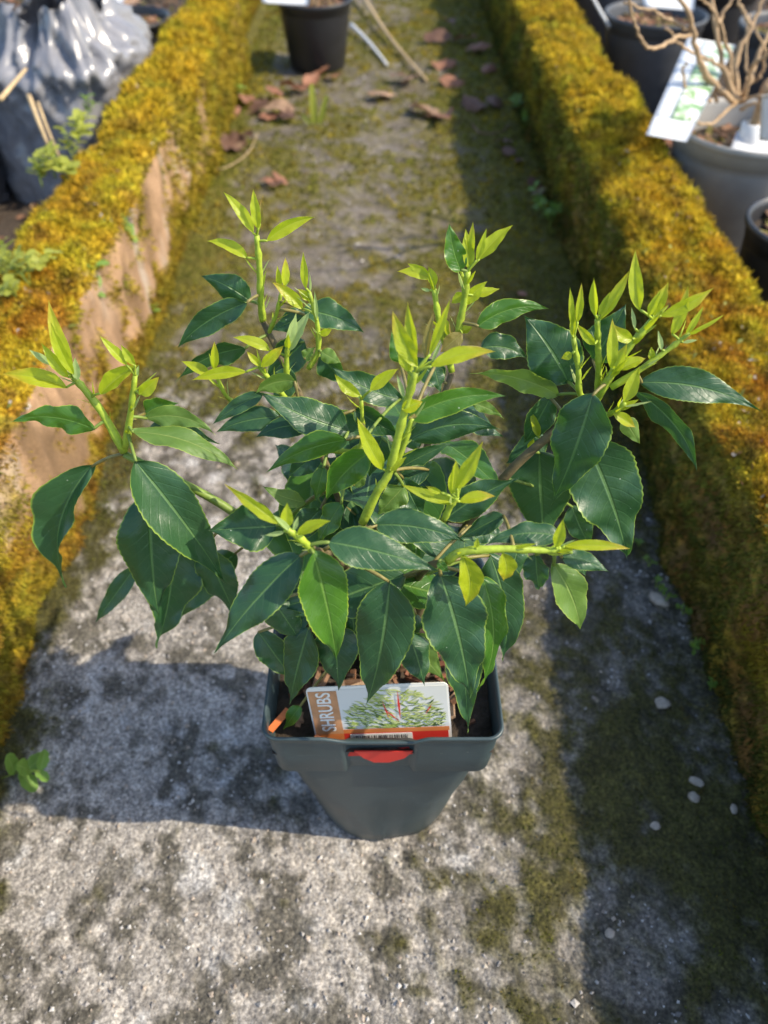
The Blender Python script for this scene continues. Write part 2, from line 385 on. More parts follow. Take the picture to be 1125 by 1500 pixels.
# loose grit
def grit(n, y0, y1, x0, x1, s0, s1, cols, seed, zf):
    rg = np.random.default_rng(seed)
    P = np.stack([rg.uniform(x0, x1, n), rg.uniform(y0, y1, n), np.zeros(n)], 1)
    sz = rg.uniform(s0, s1, n) * rg.uniform(.6, 1.2, n); P[:, 2] = zf(P) + sz * .25
    oc = np.array([[1, 0, 0], [-1, 0, 0], [0, 1, 0], [0, -1, 0], [0, 0, 1], [0, 0, -1]], float)
    of = np.array([[0, 2, 4], [2, 1, 4], [1, 3, 4], [3, 0, 4], [2, 0, 5], [1, 2, 5], [3, 1, 5], [0, 3, 5]])
    ang = rg.uniform(0, 6.28, n); ca, sa = np.cos(ang), np.sin(ang)
    J = oc[None] * rg.uniform(.6, 1.3, (n, 6, 1)) * np.stack([sz, sz * rg.uniform(.5, 1, n), sz * .6], 1)[:, None, :]
    X = J[..., 0] * ca[:, None] - J[..., 1] * sa[:, None]; Yy = J[..., 0] * sa[:, None] + J[..., 1] * ca[:, None]
    V = np.stack([X, Yy, J[..., 2]], -1) + P[:, None, :]
    Fc = (of[None] + (np.arange(n) * 6)[:, None, None]).reshape(-1, 3)
    c = np.array(cols)[rg.integers(0, len(cols), n)] * rg.uniform(.7, 1.25, (n, 1))
    return V.reshape(-1, 3), Fc, np.repeat(c, 6, 0)
V, Fc, C = merge([grit(6500, -.02, .62, -.36, .34, .0009, .0026, [(.42, .40, .37), (.30, .28, .26), (.44, .42, .39), (.36, .30, .24), (.15, .14, .13)], 5, path_height),
                  grit(260, .02, .62, -.02, .34, .0016, .0030, [(.38, .34, .28), (.44, .41, .37), (.30, .26, .18)], 15, path_height),
                  grit(900, .6, 2.4, -.36, .34, .002, .005, [(.40, .37, .33), (.25, .21, .17)], 6, path_height)])
o = npmesh('loose_grit', V, Fc, M['stone'], col=C); tag(o, 'pale grit and tiny stones loose on the concrete path', 'grit', kind='stuff')

# ------------------------------------------------------------------ kerb walls
def wall(name, side, xi, xo, h, y0, y1, label, seed, mode):
    prof = []
    n1, n2, n3 = 26, 26, 12
    r_ = .022
    for i in range(n1): prof.append((xi + .006 * i / n1, (h - r_) * i / n1, -1, 0))
    for i in range(8):
        a = i / 8 * math.pi / 2; prof.append((xi + .006 + r_ - r_ * math.cos(a), h - r_ + r_ * math.sin(a), -math.cos(a), math.sin(a)))
    for i in range(n2): prof.append((xi + .006 + r_ + (xo - xi - .006 - 2 * r_) * i / n2, h, 0, 1))
    for i in range(8):
        a = i / 8 * math.pi / 2; prof.append((xo - r_ + r_ * math.sin(a), h - r_ + r_ * math.cos(a), math.sin(a), math.cos(a)))
    for i in range(n3 + 1): prof.append((xo, (h - r_) * (1 - i / n3), 1, 0))
    prof = np.array(prof); ys = []
    y = y0
    while y < y1: ys.append(y); y += .0065 if y < 1.1 else .011
    ys.append(y1); ys = np.array(ys); nu, nv_ = len(ys), len(prof)
    PX = np.tile(prof[:, 0] * side, (nu, 1)); PZ = np.tile(prof[:, 1], (nu, 1)); NX = np.tile(prof[:, 2] * side, (nu, 1)); NZ = np.tile(prof[:, 3], (nu, 1))
    P = np.stack([PX, np.tile(ys[:, None], (1, nv_)), PZ], -1).reshape(-1, 3); Nn = np.stack([NX, np.zeros_like(NX), NZ], -1).reshape(-1, 3)
    topn = np.clip(Nn[:, 2], 0, 1); inner = (Nn[:, 0] * side < -.5)
    Q = P + seed * 3.1
    if mode == 'right': mossm = np.clip(topn * 1.0 + .80 + (fbm(Q, 12, 5) - .5) * .6, 0, 1)
    else:
        low = sst(.06, .0, P[:, 2]) * .35
        fy = sst(.55, .40, P[:, 1]) * .30 + sst(1.25, 1.8, P[:, 1]) * .30
        mossm = np.where(topn > .5, sst(.25, .5, fbm(Q, 12, 5) + .16), sst(.47, .74, .55 * fbm(Q * np.array([1, 1, .22]), 26, 6) + .45 * fbm(Q, 60, 16) + low + fy + topn * .22 + (fbm(Q, 5, 26, 2) - .5) * .5))
    lump = (fbm(Q, 9, 9, 3) - .5) * .034 + (fbm(Q, 30, 19, 3) - .5) * .026 * (.4 + .6 * mossm) + (vn(Q, 75, 23) - .5) * .007 * mossm + (fbm(Q * np.array([1, 1, .25]), 60, 29, 3) - .5) * .008
    lump = lump + (fbm(Q, 150, 39, 2) - .5) * .003
    D = P + Nn * lump[:, None]
    stx = fbm(Q * np.array([1, 1, .16]), 70, 49, 3); st2 = fbm(Q * np.array([1, 1, .3]), 22, 59, 4)
    stone = np.array([.33, .205, .115])[None] * (.4 + 1.1 * stx[:, None]); stone = stone + (np.array([.40, .35, .29]) - stone) * sst(.55, .72, st2)[:, None] * .6
    stone = stone + (np.array([.14, .085, .04]) - stone) * sst(.48, .33, st2)[:, None] * .8
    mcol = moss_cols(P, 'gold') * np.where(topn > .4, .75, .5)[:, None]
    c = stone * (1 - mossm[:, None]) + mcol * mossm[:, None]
    Fc = gridfaces(nu, nv_)
    if side < 0: Fc = Fc[:, ::-1]
    # end caps
    caps = []
    V = D
    for r0 in (0, (nu - 1) * nv_):
        cen = V[r0:r0 + nv_].mean(0); base = len(V); V = np.concatenate([V, cen[None]]); c = np.concatenate([c, c[r0:r0 + 1]])
        k = np.arange(nv_ - 1); tri = np.stack([r0 + k, r0 + k + 1, np.full(nv_ - 1, base), np.full(nv_ - 1, base)], 1)
        caps.append(tri)
    root = empty(name, (side * (xi + xo) / 2, (y0 + y1) / 2, 0))
    me = bpy.data.meshes.new('masonry')
    fl = Fc.tolist() + [t[:3] for q in caps for t in q.tolist()]
    me.from_pydata(V.tolist(), [], fl)
    a = me.color_attributes.new('col', 'FLOAT_COLOR', 'POINT'); a.data.foreach_set('color', np.concatenate([c, np.ones((len(c), 1))], 1).astype(np.float32).ravel())
    me.polygons.foreach_set('use_smooth', [True] * len(me.polygons)); me.materials.append(M['stone']); me.update()
    ob = bpy.data.objects.new('masonry', me); COL.objects.link(ob); under(ob, root)
    # fronds
    rg = np.random.default_rng(seed); out = []
    for (ya, yb, dens, ln, wd) in ((max(y0, -.1), .75, 26, .0062, .0015), (.75, 1.3, 15, .0085, .0024), (1.3, y1, 7.5, .012, .0042)):
        sel = (P[:, 1] >= ya) & (P[:, 1] < yb) & (mossm > .05); idx = np.nonzero(sel)[0]
        if yb <= ya or not len(idx): continue
        per = (prof[1:, :2] - prof[:-1, :2]); peri = np.sqrt((per ** 2).sum(1)).sum()
        n = int((yb - ya) * peri * 1e4 * dens * 1.0)
        wgt = mossm[idx] * np.where(inner[idx], .8, 1.0); k = rg.choice(idx, n, p=wgt / wgt.sum())
        pos = D[k] + rg.normal(0, .0032, (n, 3)) * (1 - np.abs(Nn[k]) * .8); nn = Nn[k]
        L = ln * rg.uniform(.5, 1.35, n) * (.7 + .6 * fbm(pos, 30, 77, 2)); wv = wd * rg.uniform(.7, 1.3, n)
        pull = np.array([0, 0, .25])[None] + np.array([0, 0, -.55])[None] * np.where(inner[k], 1, 0)[:, None]
        v, f, = blades(pos, nn, L, wv, .55, rg, pull)
        cg = moss_cols(pos, 'gold'); co_ = moss_cols(pos, 'olive'); cd = moss_cols(pos, 'dark')
        t = sst(.2, .7, nn[:, 2])[:, None]
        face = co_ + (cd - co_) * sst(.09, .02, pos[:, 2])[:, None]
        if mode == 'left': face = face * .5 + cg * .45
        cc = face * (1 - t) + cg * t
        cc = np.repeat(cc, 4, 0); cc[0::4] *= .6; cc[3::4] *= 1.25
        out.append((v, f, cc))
    # scraps of dry leaf, grit and bare spots caught in the moss
    nb = int(260 * (y1 - y0)); idx = np.nonzero((Nn[:, 2] > .3) & (P[:, 1] > -.05))[0]
    if len(idx):
        kk = rg.choice(idx, nb); pos = D[kk] + Nn[kk] * rg.uniform(.001, .006, (nb, 1)); v, f = blades(pos, np.cross(Nn[kk], rg.normal(size=(nb, 3))), rg.uniform(.003, .012, nb), rg.uniform(.002, .006, nb), .5, rg)
        pal = np.array([(.50, .40, .33), (.32, .17, .10), (.55, .50, .44), (.22, .26, .06), (.14, .08, .05), (.42, .46, .14)]); out.append((v, f, np.repeat(pal[rg.integers(0, 6, nb)] * rg.uniform(.6, 1.2, (nb, 1)), 4, 0)))
    v, f, cc = merge(out)
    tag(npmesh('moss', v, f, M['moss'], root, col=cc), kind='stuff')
    tag(root, label, 'wall')
    return root
wall('mossy_kerb_wall', 1, .322, .458, .166, -.35, 4.0, 'low kerb wall thickly covered in golden moss beside the round grey pots', 3, 'right')
wall('mossy_kerb_wall', -1, .350, .462, .186, -.35, 2.19, 'low kerb wall with bare tan stone face and moss on top beside the crumpled black bag', 4, 'left')
wall('mossy_kerb_wall', -1, .41, .50, .12, 2.22, 4.0, 'short lower mossy wall stub behind the small black pot on the path', 5, 'left')

# ------------------------------------------------------------------ the square pot
def pot_plastic():
    m, nt, b = mat('dark_green_grey_plastic'); co = coords(nt); cs = coords(nt, 'Object', (40, 40, 260))
    f = noise(nt, 26, co, 5, .7); sc_ = noise(nt, 1.0, cs, 5, .75); sp = noise(nt, 420, co, 2)
    c = ramp(nt, f, [(.30, (.030, .048, .052)), (.52, (.042, .064, .068)), (.75, (.062, .086, .088))])
    c = mix(nt, math_(nt, 'MULTIPLY', math_(nt, 'GREATER_THAN', sc_, .64), .22), c, (.16, .18, .17))
    c = mix(nt, math_(nt, 'MULTIPLY', math_(nt, 'GREATER_THAN', sp, .735), .6), c, (.26, .24, .20))
    nt.links.new(c, b.inputs['Base Color']); nt.links.new(math_(nt, 'MULTIPLY_ADD', f, .3, .30), b.inputs['Roughness'])
    bump(nt, b, math_(nt, 'ADD', f, math_(nt, 'MULTIPLY', sp, .3)), .18, .0008); return m
M['pot'] = pot_plastic()
PC = Vector((-.0008, .3055, 0)); RIMZ = .21
def rsq(half, r, n=18, k=7):
    """rounded square ring, counter-clockwise, denser on the straight sides"""
    r = min(r, half * .999); pts = []
    c = half - r
    for q in range(4):
        a0 = q * math.pi / 2
        ca, sa = math.cos(a0), math.sin(a0)
        loc = [(half, -c + 2 * c * i / n) for i in range(n)] + [(c + r * math.cos(t), c + r * math.sin(t)) for t in [math.pi / 2 * j / k for j in range(k)]]
        pts += [(x * ca - y * sa, x * sa + y * ca) for x, y in loc]
    return pts
def make_pot():
    root = empty('square_pot', (PC.x, PC.y, 0))
    # outer: (z, half, corner radius)
    prof = [(0.000, .056, .0530), (.003, .0590, .0550), (.02, .0602, .052), (.045, .0615, .045), (.075, .0620, .034), (.105, .0640, .025), (.135, .0655, .017), (.156, .0665, .013)]
    b = MB(); ng = None
    rings = [[(PC.x + x, PC.y + y, z) for x, y in rsq(h, r)] for z, h, r in prof]
    def lidx(b, rings, flip=False):
        n = len(rings[0]); v = [p for r_ in rings for p in r_]; f = []
        for i in range(len(rings) - 1):
            for j in range(n):
                q = (i * n + j, i * n + (j + 1) % n, (i + 1) * n + (j + 1) % n, (i + 1) * n + j)
                f.append(q[::-1] if flip else q)
        b.add(v, f)
    # two drain feet on the base's front: notch the lowest ring
    for i in (0, 1):
        rings[i] = [(x, y, z + (.006 if abs(x - .010) < .010 and y < PC.y else 0)) for x, y, z in rings[i]]
    lidx(b, rings)
    n = len(rings[0]); b.add(rings[0], [tuple(range(n - 1, -1, -1))])
    body = b.build('body', M['pot'], root)
    # collar with a recessed label slot in the middle of its front
    def slot(x, y, z, amt, dip):
        if y < PC.y - .05:
            lx = x - PC.x
            k = float(sst(-.0245, -.0225, lx) * (1 - sst(.0185, .0205, lx)))
            k2 = float(sst(-.040, -.020, lx) * (1 - sst(.018, .030, lx)))
            return (x, y + amt * k, z - dip * k2)
        return (x, y, z)
    c = MB()
    cp = [(.1565, .0662, .013, .004, 0), (.1560, .0710, .011, .004, 0), (.158, .0722, .0105, .0042, 0), (.18, .0732, .010, .0048, 0), (.200, .0741, .0095, .005, .002), (.2055, .0744, .0095, .003, .003),
          (.2062, .0757, .010, .0, .0042), (.2085, .0762, .010, 0, .0045), (RIMZ, .0756, .0095, 0, .0045), (RIMZ - .0006, .0742, .009, 0, .0045), (.205, .0729, .0085, .002, .003), (.185, .0722, .008, .004, 0), (.15, .064, .010, 0, 0), (.10, .060, .02, 0, 0)]
    def ring2(h, r):
        return rsq(h, r, n=60, k=7)
    rr = [[slot(PC.x + x, PC.y + y, z, a, d) for x, y in ring2(h, r)] for z, h, r, a, d in cp]
    lidx(c, rr)
    col = c.build('collar', M['pot'], root)
    # compost
    rg = random.Random(5); s = MB()
    nn = 40; vs = []; half = .0725
    for i in range(nn):
        for j in range(nn):
            x = -half + 2 * half * i / (nn - 1); y = -half + 2 * half * j / (nn - 1)
            vs.append((x * .99 + PC.x, y * .99 + PC.y, 0))
    A = np.array(vs); A[:, 2] = .1835 + (fbm(A, 90, 4, 3) - .5) * .010 + (fbm(A, 25, 9, 2) - .5) * .008
    so_ = npmesh('compost', A, gridfaces(nn, nn), M['soil'], root, smooth=True)
    ch = MB(); chc = []
    for i in range(210):
        x, y = rg.uniform(-.066, .066), rg.uniform(-.067, .066)
        L = rg.uniform(.006, .020); w = rg.uniform(.002, .0045); t = rg.uniform(.0006, .0016)
        rot = Matrix.Rotation(rg.uniform(0, 6.3), 3, 'Z') @ Matrix.Rotation(rg.uniform(-.5, .5), 3, 'Y') @ Matrix.Rotation(rg.uniform(-.6, .6), 3, 'X')
        if abs(x) + L * .5 > .066 or abs(y) + L * .5 > .067: continue
        b0 = len(ch.v)
        ch.box((PC.x + x, PC.y + y, .190 + rg.uniform(-.002, .005)), (L * .5, w * .5, t), rot)
        cc = rg.choice([(.20, .10, .055), (.12, .07, .04), (.26, .15, .09), (.05, .035, .025), (.33, .22, .14), (.22, .09, .05)])
        chc += [cc] * (len(ch.v) - b0)
    mch = npmesh('bark_chips', np.array(ch.v), np.array(ch.f), M['litter'], root, col=np.array(chc)); tag(mch, kind='stuff')
    tag(root, 'dark green grey square plastic pot with deep collar holding the leafy shrub', 'pot')
make_pot()

# ------------------------------------------------------------------ plant label pushed into the pot
def flat(name, m, root, polys, z, frame, th=.0004):
    """polys in card coordinates (u right, v up, metres) as thin prisms at height z above the card"""
    O, U, V_, Nn = frame; b = MB()
    for poly in polys:
        n = len(poly); v = [O + U * p[0] + V_ * p[1] + Nn * (z + th) for p in poly] + [O + U * p[0] + V_ * p[1] + Nn * z for p in poly]
        f = [tuple(range(n)), tuple(range(2 * n - 1, n - 1, -1))] + [(i, i + n, (i + 1) % n + n, (i + 1) % n) for i in range(n)]
        b.add(v, f)
    return b.build(name, m, root, smooth=False)
def make_label():
    P = lambda x, y, Y: py(x, y, Y)
    BLc, BRc, TLc, TRc = P(466, 1096, .2385), P(662, 1080, .2385), P(449, 1015, .2500), P(655, 992, .2500)
    O = (BLc + BRc) / 2; T = (TLc + TRc) / 2
    V_ = (T - O); H = V_.length; V_.normalize(); U = (BRc - BLc + TRc - TLc); U = (U - V_ * U.dot(V_)).normalized(); Nn = U.cross(V_)
    w = ((BRc - BLc).length + (TRc - TLc).length) / 2; hw = w / 2
    root = empty('plant_label', O); fr = (O, U, V_, Nn)
    white = simple('label_card', (.74, .72, .66), .38, .04, 20, bstr=0); paper = simple('label_sky', (.62, .62, .58), .4, .06, 30, bstr=0)
    wood = simple('label_wood_print', (.50, .25, .12), .4, .3, 120, bstr=0); orange = simple('label_orange_print', (.62, .20, .06), .4, .15, 60, bstr=0)
    red = simple('label_red_print', (.58, .035, .025), .4, .06, 30, bstr=0); ink = simple('label_ink', (.05, .04, .04), .5, 0, 30, bstr=0)
    def rr(x0, x1, y0, y1, r=.003):
        out = []
        for (cx, cy, a0) in ((x1 - r, y1 - r, 0), (x0 + r, y1 - r, 90), (x0 + r, y0 + r, 180), (x1 - r, y0 + r, 270)):
            for k in range(5): a = R(a0 + k * 22.5); out.append((cx + r * math.cos(a), cy + r * math.sin(a)))
        return out
    flat('card', white, root, [rr(-hw, hw, -.012, H, .004)], -.0006, fr, .0006)
    q = lambda x0, x1, y0, y1: [(x0, y0), (x1, y0), (x1, y1), (x0, y1)]
    sx = -hw + w * .215
    flat('picture_panel', paper, root, [q(sx, hw - .0012, H * .22, H - .0022)], .0001, fr, .0002)
    flat('wood_strip', wood, root, [q(-hw + .0010, sx, H * .20, H - .0035)], .0001, fr, .0003)
    flat('orange_band', orange, root, [q(-hw + .001, sx, -.006, H * .20), q(sx, hw - .0012, H * .20, H * .27)], .0001, fr, .0003)
    flat('red_band', red, root, [q(sx, hw - .002, -.0115, H * .20)], .0001, fr, .0003)
    flat('barcode_panel', white, root, [q(sx + .004, sx + w * .50, H * .045, H * .185)], .0004, fr, .0002)
    rg = random.Random(3); bars = []; x = sx + .006
    while x < sx + w * .47:
        bw = rg.choice([.0003, .0005, .0008]); bars.append(q(x, x + bw, H * .06, H * .155)); x += bw + rg.choice([.0004, .0006, .0010])
    flat('barcode', ink, root, bars, .0006, fr, .0001)
    # pictured shrub: many small leaf strokes and red stems
    def stroke(cx, cy, a, L, wd): 
        dx, dy = math.cos(a), math.sin(a); return [(cx, cy), (cx + dx * L * .5 - dy * wd, cy + dy * L * .5 + dx * wd), (cx + dx * L, cy + dy * L), (cx + dx * L * .5 + dy * wd, cy + dy * L * .5 - dx * wd)]
    greens = [(.07, .12, .03), (.16, .24, .05), (.34, .42, .10), (.50, .55, .22)]
    pcx = (sx + hw) / 2 + .003; x0, x1, y0, y1 = sx + .001, hw - .002, H * .275, H - .003
    for gi, gc in enumerate(greens):
        sts = []
        for k in range(150):
            yy = y0 + (y1 - y0) * (rg.random() ** (2.0 if gi < 2 else 1.1)) * (.62 if gi < 2 else .95); t = (yy - y0) / (y1 - y0); wdt = (x1 - x0) * .5 * (1.0 if t < .45 else max(.12, 1 - (t - .45) * 1.55))
            xx = pcx + rg.uniform(-1, 1) * wdt; a = (0.35 + rg.choice((0, 0, 2.3)) + rg.uniform(-.5, .6)) if xx > pcx else math.pi - .35 + rg.uniform(-.6, .5)
            sk = stroke(xx, yy, a, rg.uniform(.003, .0075), rg.uniform(.00025, .0006))
            if all(x0 < p[0] < x1 and y0 < p[1] < y1 for p in sk): sts.append(sk)
        flat('pictured_leaves', simple('label_green_print', gc, .4, .2, 100, bstr=0), root, sts, .0004 + gi * .0001, fr, .0001)
    st = [stroke(pcx, H * .42, 1.56, H * .50, .0007), stroke(pcx - .007, H * .45, 1.75, H * .30, .0005), stroke(pcx - .001, H * .40, 2.2, H * .26, .0005), stroke(pcx + .016, H * .5, 1.1, H * .2, .0004)]
    flat('pictured_stems', red, root, st, .0009, fr, .0001)
    # lettering
    cu = bpy.data.curves.new('lettering', 'FONT'); cu.body = 'SHRUBS'; cu.size = 1; cu.align_x = 'CENTER'; cu.align_y = 'CENTER'; cu.extrude = .01; cu.offset = .012
    tmp = bpy.data.objects.new('lettering_curve', cu); COL.objects.link(tmp); bpy.context.view_layer.update()
    me = bpy.data.meshes.new_from_object(tmp.evaluated_get(bpy.context.evaluated_depsgraph_get())); bpy.data.objects.remove(tmp)
    xs = [v.co.x for v in me.vertices]; ysn = [v.co.y for v in me.vertices]; sc = H * .66 / (max(xs) - min(xs)); sy = w * .105 / (max(ysn) - min(ysn))
    cxx = (max(xs) + min(xs)) / 2; cyy = (max(ysn) + min(ysn)) / 2
    for v in me.vertices:
        a, b_, c_ = (v.co.x - cxx) * sc, (v.co.y - cyy) * sy, v.co.z
        v.co = O + V_ * (H * .59 + a) - U * (b_) + U * (-hw + w * .115) + Nn * (.0007 + c_ * .01)
    me.materials.clear(); me.materials.append(white)
    ob = bpy.data.objects.new('lettering', me); COL.objects.link(ob); under(ob, root)
    # red tongue showing in the collar slot, under the rim
    yt = PC.y - .0725; tb = MB(); pts = [(519, 1101), (605, 1101), (592, 1111), (570, 1117), (548, 1117), (533, 1111)]
    f3 = [py(a, b_, yt) for a, b_ in pts]; n = len(f3); v = f3 + [p + Vector((0, .0008, 0)) for p in f3]
    tb.add(v, [tuple(range(n - 1, -1, -1)), tuple(range(n, 2 * n))] + [(i, (i + 1) % n, (i + 1) % n + n, i + n) for i in range(n)])
    tb.build('tongue', red, root, smooth=False)
    tag(root, 'shrub name card with barcode, red band and pictured plant, standing at the square pot rim', 'plant label')
make_label()
sk = MB(); a, b_ = py(384, 1076, .236), py(412, 1044, .252)
dirv = (b_ - a).normalized(); side = dirv.cross(Vector((0, 0, 1))).normalized(); upv = side.cross(dirv)
rot = Matrix((dirv, side, upv)).transposed(); sk.box((a + b_) / 2 + Vector((.004, .004, -.003)), ((b_ - a).length / 2, .0022, .0006), rot)
tag(sk.build('plastic_strip', simple('orange_plastic', (.62, .17, .05), .4, .1, 30), smooth=False), 'short orange plastic strip leaning in the corner of the square pot', 'strip')

# ------------------------------------------------------------------ the shrub
shrub = empty('leafy_shrub', (PC.x, PC.y, .19))
tag(shrub, 'bushy evergreen shrub with dark serrated leaves and lime shoots in the square pot', 'shrub')
LR = random.Random(21)
def leaf_mesh(P0, P1, width, Nh, arch=.10, fold=16, bow=None, young=False, teeth=17, wav=.05, curl=.0, fine=True, peak=(.80, .98)):
    ax = P1 - P0; L = ax.length; T = ax.normalized()
    Nn = (Nh - T * Nh.dot(T)).normalized()
    C = (P0 + P1) / 2 + Nn * arch * L + (bow or Vector((0, 0, 0)))
    nt_ = teeth if fine else 9; rows = nt_ * (3 if fine else 2); cols = 8 if fine else 6
    a, b = peak; pk = (a / (a + b)) ** a * (b / (a + b)) ** b
    V = []; UV = []; ph = LR.uniform(0, 6.28); ph2 = LR.uniform(0, 6.28); fr_ = LR.uniform(1.5, 3.2)
    twist = R(LR.uniform(-26, 26)); lside = LR.choice((-1, 1)); lip = LR.choice((0, .5, 1.0)) * (0 if young else 1) * LR.choice((1, -1))
    for i in range(rows + 1):
        t = i / rows
        p = P0 * (1 - t) ** 2 + C * 2 * t * (1 - t) + P1 * t * t
        d = ((C - P0) * (1 - t) + (P1 - C) * t).normalized()
        nn = (Nn - d * Nn.dot(d)).normalized(); s = d.cross(nn)
        tw = twist * (t - .3); s, nn = s * math.cos(tw) + nn * math.sin(tw), nn * math.cos(tw) - s * math.sin(tw)
        hw = width / 2 * max(.0, (max(t, 1e-4) ** a * (1 - t) ** b) / pk)
        hw = (hw + width * .012 * (1 - t)) * (1 + .035 * math.sin(9 * t + ph) + .025 * math.sin(17 * t + ph2))
        saw = ((i % 3) / 3.0 if fine else (i % 2) / 2.0)
        for j in range(cols + 1):
            u = j / cols * 2 - 1; au = abs(u); e = 1.0
            if au > .99: e = 1 + (.055 if not young else .03) * saw * (1 if .06 < t < .96 else 0)
            fa = R(fold) * (1 - .35 * t)
            x = u * hw * e * math.cos(fa); z = au * hw * math.sin(fa) - curl * hw * au * au
            z += wav * width * au * au * math.sin(fr_ * 6.28 * t + (ph if u > 0 else ph2)) * (1 - t * .5)
            z += width * .022 * math.sin(21 * t + 5 * u + ph) * au + width * .016 * math.sin(37 * t - 6 * u + ph2) * au * (1 - au * .3)
            z += lip * hw * max(0, (u * lside) - .35) ** 1.5
            V.append(p + s * x + nn * z); UV.append((j / cols, t))
    F = []; c = cols + 1
    for i in range(rows):
        for j in range(cols): F.append((i * c + j, i * c + j + 1, (i + 1) * c + j + 1, (i + 1) * c + j))
    return V, F, UV
def build_leaf(name, V, F, UV, m, parent, pet=None, petm=None, rad=.0009):
    nv = len(V); V = list(V); F = list(F); mi = [0] * len(F)
    if pet:
        t = MB(); t.tube(pet, [rad * 1.15] + [rad] * (len(pet) - 2) + [rad * .8], 6); V += [Vector(p) for p in t.v]; F += [tuple(i + nv for i in f) for f in t.f]; mi += [1] * len(t.f)
    me = bpy.data.meshes.new(name); me.from_pydata([tuple(p) for p in V], [], F)
    me.materials.append(m)
    if pet: me.materials.append(petm)
    me.polygons.foreach_set('material_index', mi); me.polygons.foreach_set('use_smooth', [True] * len(F))
    uvl = me.uv_layers.new(name='UVMap'); li = np.zeros(len(me.loops), np.int32); me.loops.foreach_get('vertex_index', li)
    ua = np.array(UV + [(.5, .0)] * (len(V) - nv), np.float32); uvl.data.foreach_set('uv', ua[li].ravel()); me.update()
    o = bpy.data.objects.new(name, me); COL.objects.link(o); under(o, parent) if parent.location.length else setattr(o, 'parent', parent)
    return o
STEMS = []            # every sampled stem point (position, branch)
def branch(node, Y, woody=None, rad=.0026, base=(0, 0), mid=None):
    p1 = py(node[0], node[1], Y); p0 = Vector((PC.x + base[0], PC.y + base[1], .178))
    k = p1 - p0
    pts = [p0, p0 + Vector((k.x * .18, k.y * .18, k.z * .40)), p0 + Vector((k.x * .55, k.y * .55, k.z * .78)), p1]
    P = catmull(pts, 7); n = len(P); b = MB()
    b.tube(P, [rad * (1.35 - .55 * i / (n - 1)) for i in range(n)], 8)
    o = b.build('branch', woody or M['bark']); under(o, shrub)
    for i, p in enumerate(P[6:]): STEMS.append((p, o))
    return o
def shoot(br, pts, rad=(.0021, .0014), m=None):
    P = [py(x, y, Y) for x, y, Y in pts]; Q = catmull(P, 5) if len(P) > 2 else [P[0].lerp(P[1], i / 6) for i in range(7)]
    n = len(Q); b = MB(); b.tube(Q, [rad[0] + (rad[1] - rad[0]) * i / (n - 1) + (.0004 if i % 5 == 2 else 0) + .00012 * math.sin(i * 2.3) for i in range(n)], 8)
    o = b.build('shoot', m or M['shoot']); o.parent = br; o.matrix_parent_inverse = br.matrix_world.inverted() if False else Matrix.Identity(4)
    for p in Q: STEMS.append((p, br))
    br_r = random.Random(int(pts[0][0] * 7 + pts[0][1]))
    for k in range(2 + n // 3):                                   # slim bracts clasping the shoot
        i = br_r.randrange(2, n); T = (Q[min(i + 1, n - 1)] - Q[i - 1]).normalized(); e = T.orthogonal().normalized(); f_ = T.cross(e); a = br_r.uniform(0, 6.28)
        out = e * math.cos(a) + f_ * math.sin(a); L = br_r.uniform(.005, .012) * (1.3 if i > n * .7 else 1); rr_ = rad[0] + (rad[1] - rad[0]) * i / (n - 1)
        p0 = Q[i] + out * rr_ * .7; V, F, UV = leaf_mesh(p0, p0 + (T * .85 + out * br_r.uniform(.25, .7)).normalized() * L, L * br_r.uniform(.14, .26), out, br_r.uniform(-.1, .05), 25, None, True, fine=False, wav=.02, peak=(.5, 1.1))
        q = build_leaf('bract', V, F, UV, M[br_r.choice('YYP')], shrub); q.parent = br; q.matrix_parent_inverse = Matrix.Identity(4)
    return o
